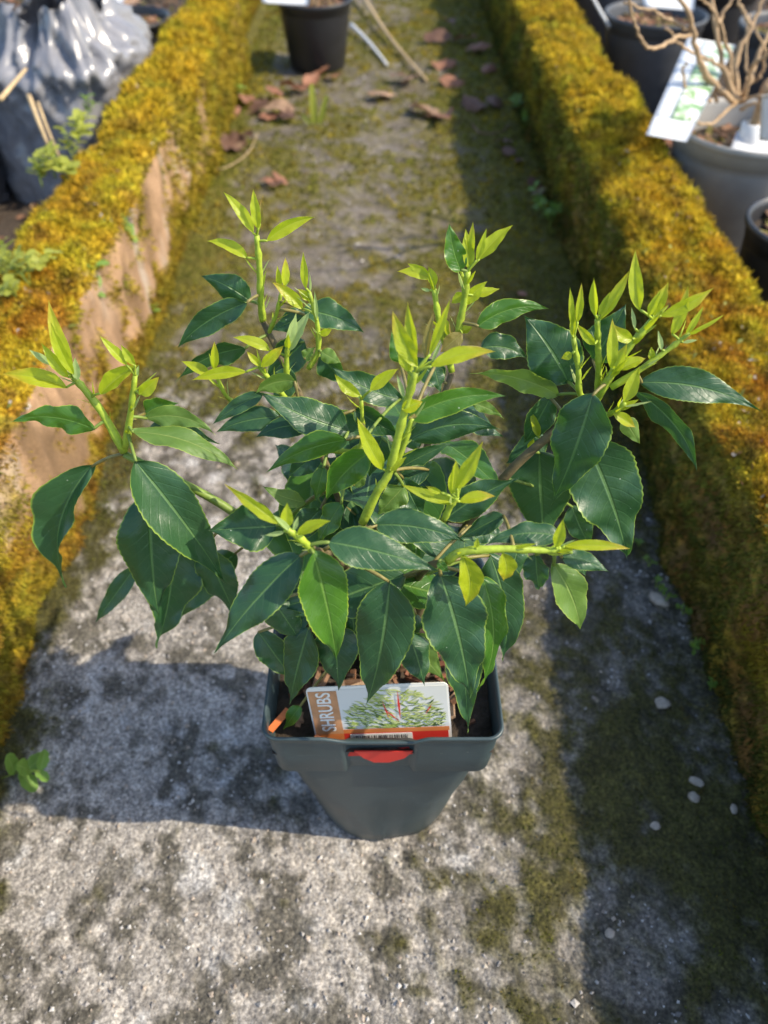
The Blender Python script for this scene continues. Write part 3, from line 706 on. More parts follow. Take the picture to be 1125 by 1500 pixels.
def leaf(br, Y, bx, by, tx, ty, w, kind, bow=0, roll=None, t=None, fold=None, arch=None, pet=True, curl=None):
    """base pixel, tip pixel, apparent width in px; Y distance of the base (cm). t: tilt out of the picture plane"""
    P0 = py(bx, by, Y / 100); zc = (P0 - CAM).dot(FW)
    lp = math.hypot(tx - bx, ty - by); L = lp * zc / F_PX
    s = (ty - by) / lp
    if t is None: t = (30 if s > 0 else 24) * s + LR.uniform(-7, 7)
    z1 = zc + L * math.tan(R(t)); P1 = pz(tx, ty, z1)
    ax = (P1 - P0).normalized(); vd = (CAM - (P0 + P1) / 2).normalized()
    Nv = (vd - ax * vd.dot(ax)).normalized()
    if roll is None: roll = LR.uniform(-22, 22)
    Nv = Matrix.Rotation(R(roll), 3, ax) @ Nv
    ys = kind in 'YPR'
    fold = fold if fold is not None else (LR.uniform(18, 34) if ys else LR.uniform(9, 22))
    width = (1.08 if not ys else 1.0) * w * (zc + z1) / 2 / F_PX / max(.35, math.cos(R(roll))) / math.cos(R(fold * .8))
    bv = None
    if bow:
        pxv = Vector((-(ty - by) / lp, (tx - bx) / lp)); # left-hand normal on screen (y down)
        bv = (RT * pxv.x - UP * pxv.y) * bow * 2 * zc / F_PX
    arch = arch if arch is not None else (LR.uniform(.02, .07) if ys else LR.uniform(.05, .12))
    small = lp < 45
    V, F, UV = leaf_mesh(P0, P1, width, Nv, arch, fold, bv, ys, teeth=int(min(20, max(9, lp / 8))), wav=(.04 if ys else .11), curl=curl if curl is not None else (0 if ys else LR.uniform(.0, .25)), fine=not small, peak=(.85, 1.25) if ys else (LR.uniform(.62, .78), LR.uniform(1.25, 1.65)))
    pt = None
    if pet:
        q = min((p for p, b_ in STEMS if b_ is br), key=lambda p: (p - P0).length)
        if (q - P0).length > .0012:
            c = q.lerp(P0, .5) + Vector((0, 0, .12)) * (q - P0).length; d0 = (V[9 * 3] - P0) if False else None
            pt = bez(q, c, P0 + (P1 - P0) * .012, 7)
    if ys: pm, rd = M['shoot'], .0007
    else: pm, rd = M['petiole'] if LR.random() < .6 else M['greenstem'], .00095
    o = build_leaf('leaf', V, F, UV, M[kind], shrub, pt, pm, rd); o.parent = br; o.matrix_parent_inverse = Matrix.Identity(4)
    return o
def settle(br):      # parts below a branch are modelled in world space
    br.parent = shrub; br.matrix_parent_inverse = Matrix.Translation(shrub.location).inverted()
def group(br, rows):
    for r_ in rows:
        kw = r_[7] if len(r_) > 7 else {}
        leaf(br, r_[0], *r_[1:7], **kw)

# ---- left branch
B1 = branch((182, 665), .33, M['greenstem'], .0027, (-.012, .0))
shoot(B1, [(182, 662, .33), (150, 605, .335), (125, 572, .338), (108, 552, .34)], (.0024, .0017))
shoot(B1, [(184, 655, .33), (192, 600, .33), (198, 550, .332)], (.0021, .0013))
group(B1, [
 (33.8, 98, 568, 2, 548, 25, 'Y', dict(bow=5)), (34, 106, 548, 71, 439, 22, 'Y', dict(bow=-4)), (33.6, 108, 548, 74, 470, 16, 'Y', dict(bow=-3)),
 (33.7, 100, 553, 60, 502, 16, 'Y'), (34, 75, 535, 42, 512, 10, 'P'), (33.6, 113, 557, 110, 523, 12, 'P'),
 (33, 147, 577, 204, 534, 24, 'Y', dict(fold=45, bow=-3)), (33.2, 186, 535, 146, 492, 14, 'Y'), (33.2, 198, 535, 177, 505, 12, 'Y'),
 (33, 205, 578, 233, 552, 19, 'Y'), (33.2, 198, 556, 204, 534, 6, 'P'),
 (33, 138, 629, 16, 618, 32, 'M', dict(bow=16, roll=-30)), (34.5, 212, 606, 262, 590, 26, 'M'), (33.5, 214, 613, 316, 637, 27, 'L', dict(bow=-16, roll=25)),
 (32.5, 193, 633, 348, 688, 30, 'L', dict(bow=-9, roll=-38)), (33.4, 215, 632, 322, 650, 34, 'D', dict(bow=-8)),
 (31.2, 198, 675, 329, 853, 68, 'D', dict(bow=-6, roll=8)), (31.5, 219, 729, 233, 904, 76, 'D', dict(bow=6, roll=-8)), (32.5, 250, 780, 228, 948, 68, 'D', dict(bow=-8)),
 (33, 135, 681, 98, 860, 40, 'D', dict(bow=24, roll=42, fold=40)), (34, 200, 828, 139, 912, 26, 'D'),
 (31.5, 236, 720, 292, 760, 30, 'D'), (33, 345, 810, 252, 914, 46, 'D', dict(bow=6)), (32, 300, 800, 348, 905, 50, 'D')])
# ---- back-left branch
B3 = branch((385, 470), .40, M['bark'], .0024, (-.008, .012))
shoot(B3, [(385, 470, .40), (382, 440, .40), (380, 390, .40), (376, 345, .402)], (.0022, .0015))
shoot(B3, [(393, 490, .395), (405, 460, .395), (412, 428, .395)], (.0013, .0010))
shoot(B3, [(452, 540, .37), (466, 512, .372), (464, 470, .374), (453, 428, .376)], (.0016, .0011))
shoot(B3, [(420, 555, .36), (420, 522, .362), (423, 500, .363)], (.0016, .0011))
shoot(B3, [(420, 585, .355), (397, 558, .355), (380, 538, .356)], (.0015, .0011))
shoot(B3, [(345, 592, .36), (330, 578, .36), (314, 545, .361)], (.0014, .0010))
group(B3, [
 (40, 371, 342, 327, 281, 16, 'Y', dict(bow=3)), (40, 378, 335, 371, 277, 15, 'Y'), (40.2, 381, 328, 383, 292, 7, 'R'), (40, 391, 353, 461, 318, 19, 'Y', dict(bow=-7)),
 (40, 362, 378, 303, 353, 17, 'Y', dict(bow=5)), (40.5, 366, 441, 294, 404, 36, 'D', dict(bow=5)), (39, 362, 443, 260, 510, 34, 'D', dict(bow=10)),
 (38.5, 360, 510, 256, 561, 31, 'D', dict(bow=14, roll=-25)), (39, 445, 455, 534, 488, 38, 'D', dict(bow=-6)), (39.5, 450, 462, 398, 484, 30, 'D'), (38.8, 446, 500, 388, 556, 44, 'D'),
 (39.4, 417, 420, 418, 377, 12, 'Y'), (39.5, 409, 425, 406, 389, 9, 'Y'), (38.5, 443, 453, 398, 413, 18, 'Y', dict(bow=3)),
 (37.5, 448, 423, 444, 369, 11, 'Y'), (37.5, 456, 440, 436, 423, 12, 'Y'), (37.3, 464, 468, 461, 426, 6, 'P'), (37.2, 469, 490, 486, 483, 11, 'Y'),
 (36.2, 421, 515, 455, 455, 18, 'P'), (36.2, 421, 507, 434, 458, 13, 'P'), (35.4, 361, 545, 281, 557, 17, 'Y', dict(bow=4)), (35.4, 383, 537, 416, 506, 16, 'Y'),
 (35.5, 380, 536, 361, 514, 10, 'Y'), (36.5, 396, 514, 341, 494, 15, 'Y', dict(bow=3)), (36, 314, 540, 314, 500, 12, 'Y'), (36, 308, 549, 266, 529, 15, 'Y'),
 (37, 470, 515, 500, 532, 20, 'L'), (37, 445, 525, 462, 508, 16, 'L'), (36.5, 425, 540, 405, 600, 34, 'D'), (37.8, 470, 520, 505, 560, 34, 'D')])
# ---- middle-left twigs
B8 = branch((440, 600), .335, M['bark'], .0022, (-.006, -.004))
shoot(B8, [(480, 660, .315), (520, 660, .31), (531, 640, .31), (529, 585, .312)], (.0014, .0010))
group(B8, [
 (34, 432, 558, 374, 577, 30, 'L', dict(bow=8, roll=-25)), (32.5, 512, 632, 383, 576, 50, 'D', dict(bow=-7)), (36, 588, 585, 484, 536, 36, 'D', dict(bow=-8)),
 (34.5, 385, 577, 311, 622, 22, 'D', dict(bow=4)), (34, 410, 611, 317, 633, 32, 'D', dict(bow=6)), (33.2, 452, 624, 374, 641, 32, 'D', dict(bow=6)),
 (30.5, 508, 644, 389, 693, 30, 'M', dict(bow=12, roll=-28)), (28.5, 543, 662, 477, 735, 44, 'M', dict(bow=8)), (29.5, 518, 712, 538, 682, 22, 'L'),
 (30.5, 448, 736, 385, 712, 22, 'L', dict(bow=-5, roll=20)), (30.5, 474, 685, 462, 734, 25, 'M'), (29.5, 405, 771, 303, 777, 62, 'D', dict(roll=5)),
 (29.5, 470, 745, 424, 792, 38, 'D'), (28.5, 500, 738, 463, 797, 30, 'M', dict(roll=30)), (35, 440, 600, 380, 640, 36, 'D'), (34, 520, 600, 590, 640, 36, 'D'),
 (31, 528, 580, 490, 548, 17, 'Y', dict(bow=-3)), (31, 543, 572, 584, 540, 18, 'Y', dict(bow=-3)), (33, 470, 660, 420, 700, 34, 'D')])
# ---- centre
B4 = branch((531, 766), .275, M['bark'], .0029, (.002, -.006))
shoot(B4, [(531, 766, .275), (552, 722, .277), (570, 692, .28), (582, 645, .284), (596, 590, .288), (609, 545, .29)], (.0024, .0017))
shoot(B4, [(575, 690, .284), (592, 650, .287), (604, 612, .29)], (.0019, .0012))
group(B4, [
 (29, 611, 537, 575, 455, 25, 'Y', dict(bow=-3)), (29.3, 609, 525, 597, 443, 17, 'Y'), (29.2, 598, 545, 590, 490, 20, 'Y'), (29.2, 624, 528, 636, 456, 12, 'R', dict(bow=-2)),
 (29.2, 630, 520, 660, 437, 13, 'Y'), (28.8, 631, 537, 726, 515, 22, 'Y', dict(bow=-7)), (29.2, 633, 530, 647, 498, 6, 'P'), (28.6, 588, 600, 619, 588, 20, 'Y', dict(fold=45)),
 (28, 561, 688, 523, 611, 22, 'Y', dict(bow=-3)), (28, 570, 692, 584, 650, 15, 'Y'), (27.8, 571, 690, 596, 669, 10, 'Y'), (28.8, 592, 583, 581, 548, 7, 'P'),
 (29, 597, 613, 740, 580, 30, 'M', dict(bow=-15, roll=25)), (29.6, 600, 644, 735, 630, 46, 'D', dict(bow=-16, roll=8)), (32, 636, 538, 645, 576, 22, 'D'),
 (33, 586, 532, 573, 484, 20, 'M'), (30.5, 577, 692, 665, 648, 28, 'D', dict(bow=-4)), (30, 628, 688, 567, 712, 26, 'D'), (28.5, 592, 712, 552, 754, 34, 'L', dict(roll=-15)),
 (31, 692, 590, 738, 613, 16, 'L', dict(bow=-3)), (29.5, 590, 700, 620, 760, 36, 'D'), (30, 560, 640, 540, 700, 34, 'D')])
# ---- back-centre
B5 = branch((662, 545), .37, M['bark'], .0023, (.006, .010))
shoot(B5, [(662, 545, .37), (652, 505, .375), (643, 470, .377), (636, 424, .38)], (.0019, .0015), M['shoot'])
shoot(B5, [(664, 530, .37), (672, 482, .375), (680, 440, .378), (685, 398, .38)], (.0022, .0017))
group(B5, [
 (38, 629, 409, 582, 398, 15, 'Y', dict(bow=4)), (38.2, 629, 402, 597, 386, 12, 'Y'), (38, 637, 419, 628, 390, 14, 'Y'), (38, 630, 426, 616, 422, 5, 'P'),
 (38, 675, 396, 658, 327, 29, 'M', dict(bow=-3)), (38, 688, 395, 682, 335, 18, 'Y'), (38.2, 690, 382, 693, 324, 11, 'Y'), (38, 698, 382, 713, 334, 10, 'Y'),
 (38, 702, 380, 751, 330, 20, 'Y', dict(bow=-3)), (37.8, 684, 446, 714, 412, 18, 'Y', dict(bow=-3)), (38, 694, 433, 732, 423, 13, 'Y'), (38.2, 681, 431, 661, 444, 15, 'Y'),
 (37.4, 656, 491, 651, 464, 10, 'Y'), (37.4, 661, 490, 659, 464, 7, 'R'), (37.4, 675, 487, 692, 479, 11, 'Y'), (37, 677, 488, 645, 516, 24, 'R'),
 (37, 700, 478, 804, 452, 28, 'M', dict(bow=-15, roll=20)), (37.5, 704, 510, 772, 525, 36, 'D', dict(bow=-8)), (36.5, 650, 560, 600, 520, 34, 'D'), (35.5, 670, 600, 735, 640, 36, 'D')])
# ---- front-left node
B6 = branch((455, 803), .232, M['bark'], .0023, (-.006, -.010))
shoot(B6, [(457, 806, .232), (447, 795, .231), (432, 783, .23), (420, 775, .23)], (.0018, .0015))
group(B6, [
 (23, 409, 768, 329, 709, 18, 'Y', dict(bow=2)), (23, 419, 774, 421, 736, 18, 'Y'), (22.9, 436, 783, 485, 763, 17, 'Y', dict(bow=-3)), (23, 430, 777, 437, 756, 7, 'P'), (22.9, 417, 779, 387, 784, 7, 'P'),
 (23.2, 441, 813, 314, 957, 60, 'D', dict(bow=4, roll=10)), (22.8, 459, 809, 493, 969, 67, 'M', dict(bow=-3, roll=-5, fold=8)), (23, 481, 794, 646, 838, 54, 'D', dict(bow=-4, roll=-8, t=4)),
 (24.5, 551, 769, 684, 795, 46, 'D', dict(bow=-9, t=0)), (23.6, 571, 850, 535, 1035, 77, 'D', dict(bow=-8, roll=4)), (26, 490, 912, 496, 1010, 58, 'D', dict(roll=0)), (26, 452, 920, 424, 1032, 52, 'D'),
 (27, 378, 925, 432, 998, 40, 'D'), (26.5, 516, 895, 528, 965, 38, 'D'), (25.2, 440, 1034, 416, 1068, 20, 'M'), (26.5, 400, 880, 440, 940, 44, 'D')])
# ---- front-right node
B7 = branch((655, 822), .232, M['bark'], .0024, (.008, -.010))
shoot(B7, [(655, 822, .232), (678, 808, .231), (740, 804, .231), (800, 806, .232), (822, 803, .232)], (.0021, .0014))
shoot(B7, [(650, 762, .25), (660, 742, .25), (670, 728, .25)], (.0016, .0012))
group(B7, [
 (23.2, 826, 800, 924, 804, 16, 'Y', dict(bow=-3, t=2)), (23.1, 815, 802, 825, 760, 17, 'Y'), (23.1, 815, 809, 848, 797, 11, 'Y'), (23, 677, 812, 682, 888, 34, 'Y', dict(bow=-8)), (23, 736, 810, 737, 851, 27, 'Y', dict(bow=-5)),
 (23, 642, 822, 657, 838, 12, 'M'), (23, 697, 803, 700, 788, 8, 'Y'), (23.8, 645, 841, 688, 1022, 80, 'D', dict(bow=-5, roll=-5)), (24.6, 708, 848, 700, 1013, 44, 'M', dict(bow=-16, roll=-28)),
 (25.4, 680, 905, 686, 1072, 46, 'D', dict(roll=10)), (27, 718, 812, 736, 968, 52, 'D', dict(bow=-10)), (26, 600, 930, 622, 1005, 44, 'D'), (26.6, 596, 925, 652, 998, 40, 'L', dict(roll=20)),
 (24, 820, 786, 711, 798, 34, 'D', dict(bow=9, t=0)), (23.6, 822, 816, 892, 838, 26, 'D', dict(bow=-4)), (23.8, 785, 812, 790, 864, 34, 'D'), (24, 811, 826, 850, 922, 46, 'L', dict(bow=-6, roll=-10)), (24.4, 848, 822, 858, 844, 14, 'D'),
 (25, 672, 735, 587, 709, 17, 'Y', dict(bow=-4)), (25, 673, 735, 726, 727, 17, 'Y', dict(bow=-3)), (25, 662, 724, 668, 674, 18, 'Y'), (25, 669, 716, 707, 647, 21, 'Y', dict(bow=3)), (25, 646, 722, 624, 712, 9, 'Y'),
 (26.5, 655, 759, 760, 700, 50, 'D', dict(bow=-6)), (26, 738, 755, 674, 788, 28, 'D'), (27, 610, 900, 575, 960, 40, 'D'), (27, 690, 770, 740, 790, 34, 'D'), (28.5, 760, 800, 742, 860, 36, 'D')])
# ---- right branch
B2 = branch((872, 585), .33, M['bark'], .0028, (.014, .0))
shoot(B2, [(872, 585, .33), (850, 578, .33), (847, 540, .332), (840, 495, .335)], (.0019, .0012))
shoot(B2, [(876, 575, .335), (877, 540, .337), (876, 505, .339), (875, 468, .34)], (.0019, .0014))
shoot(B2, [(880, 575, .33), (904, 535, .332), (926, 503, .334), (956, 468, .336)], (.0023, .0016))
shoot(B2, [(895, 568, .326), (940, 540, .326), (975, 515, .328), (1010, 488, .33)], (.0018, .0010))
shoot(B2, [(872, 590, .325), (888, 562, .322), (898, 545, .322)], (.0019, .0013))
shoot(B2, [(878, 612, .32), (900, 603, .316), (916, 590, .315)], (.0016, .0012))
group(B2, [
 (33.5, 838, 478, 835, 421, 9, 'Y'), (33.5, 846, 472, 852, 414, 11, 'Y'), (33.4, 838, 492, 841, 453, 9, 'Y'), (33.4, 871, 505, 844, 474, 13, 'Y'), (33.2, 838, 518, 822, 525, 12, 'Y'),
 (33.9, 872, 462, 870, 407, 13, 'Y'), (33.9, 880, 468, 922, 396, 17, 'Y', dict(bow=2)), (34, 877, 462, 894, 427, 9, 'Y'),
 (33.6, 937, 455, 931, 365, 20, 'Y', dict(bow=-4)), (33.6, 956, 462, 979, 413, 18, 'Y'), (33.4, 950, 463, 968, 425, 12, 'Y'), (33.5, 968, 463, 1046, 421, 19, 'Y', dict(bow=3)), (33.2, 984, 490, 1008, 418, 17, 'Y', dict(bow=3)),
 (33.2, 926, 497, 899, 475, 19, 'Y', dict(bow=-5)), (33.4, 930, 482, 925, 450, 6, 'P'), (33, 1004, 492, 1031, 448, 9, 'Y'), (33, 1009, 489, 1062, 460, 6, 'Y', dict(bow=2)), (32.8, 1000, 502, 1022, 498, 5, 'P'), (32.8, 969, 513, 964, 484, 7, 'P'), (32.8, 955, 528, 954, 508, 10, 'Y'),
 (32.2, 895, 540, 897, 466, 16, 'Y'), (32.1, 902, 540, 919, 503, 15, 'Y'), (32, 908, 543, 946, 525, 17, 'Y', dict(bow=-2)), (31.5, 914, 590, 937, 536, 19, 'Y'), (31.5, 897, 604, 931, 626, 16, 'Y'), (31.6, 914, 612, 937, 650, 24, 'L'), (31.5, 905, 600, 936, 585, 10, 'Y'),
 (32.6, 938, 560, 1113, 602, 44, 'D', dict(bow=-12, t=2, roll=-8)), (32.4, 930, 572, 1021, 692, 30, 'D', dict(bow=-22, roll=35, fold=34)), (31.4, 868, 578, 807, 740, 74, 'D', dict(bow=-6, roll=6, fold=20)), (31.8, 858, 644, 919, 820, 90, 'D', dict(bow=-6, roll=-4, fold=8)),
 (33, 790, 662, 797, 800, 78, 'D', dict(roll=6)), (33.2, 838, 742, 864, 802, 34, 'D'), (34.4, 832, 560, 768, 463, 74, 'D', dict(bow=6, roll=-6)), (35.4, 868, 528, 917, 445, 52, 'D', dict(bow=3)),
 (34, 818, 579, 688, 547, 30, 'L', dict(bow=12, roll=-25)), (34, 806, 582, 768, 650, 38, 'D'), (33, 789, 640, 777, 602, 12, 'Y'), (33, 776, 660, 782, 642, 10, 'Y'), (34.5, 800, 640, 740, 680, 36, 'D')])
# ---- inner leaves closing the heart of the bush
cnt = 0; fr_ = random.Random(77)
allb = [B1, B2, B3, B4, B5, B6, B7, B8]
while cnt < 46:
    p, br = fr_.choice(STEMS)
    if not (.225 < p.z < .36) or math.hypot(p.x - PC.x, p.y - PC.y) > .10: continue
    a = fr_.uniform(0, 6.28); L = fr_.uniform(.055, .085); d = Vector((math.cos(a), math.sin(a), fr_.uniform(-.75, .1))).normalized()
    P0 = p + d * .012; P1 = P0 + d * L
    x, y = proj(P1); x0, y0 = proj(P0)
    if not (350 < x < 750 and 560 < y < 960) or P1.z < .225 or P1.y < .225: continue
    if y > 860 and (x < 400 or x > 720): continue
    V, F, UV = leaf_mesh(P0, P1, L * fr_.uniform(.36, .44), Vector((0, -.25, 1)) + Vector((fr_.uniform(-.3, .3), fr_.uniform(-.3, .3), 0)), .08, fr_.uniform(8, 20), None, teeth=14, wav=.09, peak=(.72, 1.35))
    o = build_leaf('leaf', V, F, UV, M['D'] if fr_.random() < .8 else M['M'], shrub, bez(p, p.lerp(P0, .5), P0 + d * .001, 4), M['petiole'], .0009)
    o.parent = br; o.matrix_parent_inverse = Matrix.Identity(4); cnt += 1
# branches are modelled in world space: keep leaves and shoots where they are under the offset branch
bpy.context.view_layer.update()
for b in allb:
    for c in b.children: c.matrix_parent_inverse = b.matrix_world.inverted()

# ------------------------------------------------------------------ nursery pots and other things beyond the walls
M['blackpot'] = simple('black_plastic', (.022, .022, .024), .42, .25, 40, spec=.5, bstr=.15)
M['greypot'] = simple('grey_plastic', (.062, .066, .074), .5, .2, 40, spec=.4, bstr=.15)
M['silverpot'] = simple('silver_grey_plastic', (.30, .285, .26), .42, .15, 30, spec=.5, bstr=.15)
M['twig'] = simple('dry_twig_bark', (.40, .27, .15), .75, .45, 150, bstr=.4)
M['whitecard'] = simple('white_card', (.74, .75, .76), .4, .05, 20, bstr=0, trans=.15)
M['straw'] = simple('dry_straw', (.48, .35, .19), .7, .35, 120)
def lathe(b, c, prof, n=48):
    v = []; f = []
    for r_, z in prof:
        for j in range(n): a = 2 * math.pi * j / n; v.append((c[0] + r_ * math.cos(a), c[1] + r_ * math.sin(a), z + c[2]))
    for i in range(len(prof) - 1):
        for j in range(n): f.append((i * n + j, i * n + (j + 1) % n, (i + 1) * n + (j + 1) % n, (i + 1) * n + j))
    b.add(v, f)
def round_pot(x, y, rt, rb, h, m, label, group=None, fill=None, seed=1, lip=.004, z0=-.018):
    root = empty('round_pot', (x, y, z0)); b = MB(); c = (x, y, z0)
    lathe(b, c, [(.001, .0), (rb * .97, .0), (rb, .003), (rb + (rt - rb) * .80, h * .80), (rt * .972, h * .86), (rt * .985, h * .862), (rt * .992, h - .012), (rt * 1.0, h - .011), (rt + lip, h - .009), (rt + lip, h - .001), (rt + lip * .6, h), (rt - .001, h - .0005), (rt - .004, h - .01), (rb * .96, h * .3)])
    b.build('shell', m, root)
    rg = np.random.default_rng(seed); nn = 26; hs = h * (fill or .86)
    rr_ = rt * .955; A = []
    for i in range(12):
        for j in range(36): a = 2 * math.pi * j / 36; A.append((x + rr_ * i / 11 * math.cos(a), y + rr_ * i / 11 * math.sin(a), z0 + hs))
    A = np.array(A); A[:, 2] += (fbm(A, 60, seed, 3) - .5) * .016
    fc = [(i * 36 + j, (i + 1) * 36 + j, (i + 1) * 36 + (j + 1) % 36, i * 36 + (j + 1) % 36) for i in range(11) for j in range(36)]
    npmesh('compost', A, np.array(fc), M['soil'], root, smooth=True)
    n = 130; a = rg.uniform(0, 6.28, n); q = rr_ * .93 * np.sqrt(rg.random(n)); ch = MB(); cc = []
    for k in range(n):
        L = rg.uniform(.004, .011); rot = Matrix.Rotation(rg.uniform(0, 6.3), 3, 'Z') @ Matrix.Rotation(rg.uniform(-.6, .6), 3, 'Y')
        ch.box((x + q[k] * math.cos(a[k]), y + q[k] * math.sin(a[k]), z0 + hs + .004), (L, L * .5, .0012), rot)
        cc += [[(.26, .13, .07), (.34, .20, .12), (.14, .08, .05), (.20, .17, .05)][rg.integers(0, 4)]] * 8
    tag(npmesh('bark_chips', np.array(ch.v), np.array(ch.f), M['litter'], root, col=np.array(cc)), kind='stuff')
    tag(root, label, 'pot', group); return root
round_pot(-.175, 2.27, .092, .072, .155, M['blackpot'], 'small round black pot of dry stems standing on the mossy path', seed=31, z0=.004)
round_pot(.625, 2.05, .112, .090, .195, M['greypot'], 'round dark grey pot of bark with a thin white stake, behind the leaning picture label', seed=32)
round_pot(.590, 1.300, .120, .095, .215, M['silverpot'], 'silver grey round pot holding the bare twiggy shrub', seed=33, fill=.80)
round_pot(.592, 1.005, .092, .075, .19, M['blackpot'], 'glossy black round pot in front of the silver grey pot', seed=34)
round_pot(.60, 2.48, .112, .09, .20, M['greypot'], 'dark grey pot half hidden by the golden mossy wall, behind the staked pot', seed=35)
round_pot(.90, 1.93, .115, .09, .20, M['greypot'], 'dark round pot of mossy compost behind the twiggy shrub', seed=36)
round_pot(.88, 1.42, .110, .09, .19, M['blackpot'], 'black round pot tucked close beside the silver grey pot', seed=37)
round_pot(.86, 2.36, .110, .09, .19, M['blackpot'], 'round black pot farthest behind the twiggy shrub', seed=38)
# twiggy shrub
def twiggy():
    x, y = .585, 1.29; z = .155; root = empty('twiggy_shrub', (x, y, z)); rg = random.Random(9)
    b = MB(); k = Vector((x + .004, y - .008, .255))
    b.tube(catmull([(x, y, z - .01), (x + .003, y, .20), k], 6), [.0105, .010, .0095, .009, .0085, .008, .008, .008, .0085, .009, .010, .012, .013], 9)
    for i in range(7):
        d = Vector((rg.uniform(-1, 1), rg.uniform(-1, 1), rg.uniform(-.4, .8))).normalized(); b.tube([k, k + d * .011, k + d * .017], [.011, .009, .003], 7)
    b.build('trunk', M['twig'], root)
    def px(xx, yy, Y): return py(xx, yy, Y)
    main = [[(1078, 152, 1.28), (1060, 100, 1.28), (1048, 40, 1.30), (1040, -30, 1.33)], [(1078, 150, 1.28), (1040, 118, 1.25), (1020, 70, 1.22), (1008, 20, 1.20), (960, -40, 1.2)],
            [(1080, 150, 1.28), (1078, 90, 1.30), (1100, 40, 1.32), (1122, -10, 1.34)], [(1085, 150, 1.28), (1100, 110, 1.30), (1120, 60, 1.33), (1150, 10, 1.36)],
            [(1076, 152, 1.28), (1055, 172, 1.24), (1035, 182, 1.20), (1010, 176, 1.17)], [(1085, 148, 1.28), (1110, 140, 1.24), (1150, 143, 1.2)],
            [(1070, 120, 1.28), (1066, 70, 1.28), (1052, 28, 1.26), (1030, 0, 1.24), (1000, -20, 1.22)], [(1082, 148, 1.29), (1095, 118, 1.32), (1092, 85, 1.35), (1098, 20, 1.38)],
            [(1015, 50, 1.215), (985, 58, 1.18), (955, 72, 1.15), (938, 55, 1.13), (925, 15, 1.12), (915, -20, 1.1)], [(1012, 45, 1.21), (985, 30, 1.2), (950, 14, 1.19), (915, 5, 1.18)],
            [(1062, 100, 1.28), (1030, 85, 1.27), (1000, 70, 1.25), (975, 40, 1.24)], [(1040, 148, 1.26), (1012, 140, 1.24), (1000, 110, 1.23), (1005, 90, 1.22)],
            [(1050, 148, 1.27), (1035, 120, 1.25), (1022, 95, 1.24)], [(1090, 140, 1.28), (1105, 95, 1.25), (1120, 85, 1.22), (1150, 60, 1.2)], [(1092, 118, 1.31), (1112, 112, 1.3), (1120, 80, 1.29), (1108, 40, 1.28)],
            [(1100, 40, 1.32), (1085, 10, 1.33), (1075, -20, 1.34)], [(1048, 40, 1.30), (1062, 15, 1.31), (1080, -10, 1.32)], [(1085, 160, 1.27), (1120, 150, 1.25), (1170, 160, 1.24)]]
    for i, m_ in enumerate(main):
        P = catmull([px(*q) for q in m_], 6); n = len(P); r0 = .0050 if i < 4 else .0030
        for j in range(1, n): P[j] = P[j] + Vector((rg.gauss(0, .0012), rg.gauss(0, .0012), rg.gauss(0, .0012)))
        t = MB(); t.tube(P, [r0 * (1 - .55 * j / (n - 1)) * (1.18 if j % 6 == 0 else 1) for j in range(n)], 7); t.build('twig', M['twig'], root)
    tag(root, 'bare tan shrub of tangled leafless twigs growing in the silver grey pot', 'shrub')
twiggy()
def card(name, corners, m, label, th=.0008, extra=None, cat='plant label', bend=0.0):
    """thin card through four 3D corners TL TR BR BL, slightly bowed"""
    TL, TR, BR, BL = corners; nrm = (TR - TL).cross(BL - TL).normalized(); nx, ny = 8, 10
    def P(u, v): return TL.lerp(TR, u).lerp(BL.lerp(BR, u), v) + nrm * bend * math.sin(math.pi * v)
    root = empty(name, (BL + BR) / 2)
    def patch(nm, u0, u1, v0, v1, mm, off):
        b = MB(); V = []; F = []
        for side_ in (1, -1):
            for i in range(nx + 1):
                for j in range(ny + 1): V.append(P(u0 + (u1 - u0) * i / nx, v0 + (v1 - v0) * j / ny) - nrm * (off + (0 if side_ > 0 else -th)))
        k = (nx + 1) * (ny + 1); w = ny + 1
        for i in range(nx):
            for j in range(ny):
                q = (i * w + j, (i + 1) * w + j, (i + 1) * w + j + 1, i * w + j + 1); F.append(q); F.append(tuple(z + k for z in q[::-1]))
        for i in range(nx): F.append((i * w, (i + 1) * w, (i + 1) * w + k, i * w + k)); F.append((i * w + ny, (i + 1) * w + ny, (i + 1) * w + ny + k, i * w + ny + k))
        for j in range(ny): F.append((j, j + 1, j + 1 + k, j + k)); F.append((nx * w + j, nx * w + j + 1, nx * w + j + 1 + k, nx * w + j + k))
        b.add(V, F); b.build(nm, mm, root)
    patch('card', 0, 1, 0, 1, m, 0)
    for e in (extra or []): patch(*e)
    tag(root, label, cat); return root
def picture_mat():
    m, nt, b = mat('faded_flower_print'); co = coords(nt)
    f = noise(nt, 38, co, 3); g2 = noise(nt, 85, co, 2)
    c = ramp(nt, f, [(.36, (.12, .26, .08)), (.46, (.34, .46, .30)), (.55, (.74, .78, .74)), (.68, (.80, .78, .74))])
    c = mix(nt, math_(nt, 'GREATER_THAN', g2, .62), c, (.22, .36, .14)); nt.links.new(c, b.inputs['Base Color']); b.inputs['Roughness'].default_value = .4; return m
def print_mat():
    m, nt, b = mat('faded_small_print'); co = coords(nt, 'Object', (160, 160, 330)); f = noise(nt, 3.0, co, 3)
    c = ramp(nt, f, [(.44, (.36, .40, .42)), (.54, (.72, .75, .77))]); nt.links.new(c, b.inputs['Base Color']); b.inputs['Roughness'].default_value = .4; return m
M['picture'] = picture_mat(); M['print'] = print_mat()
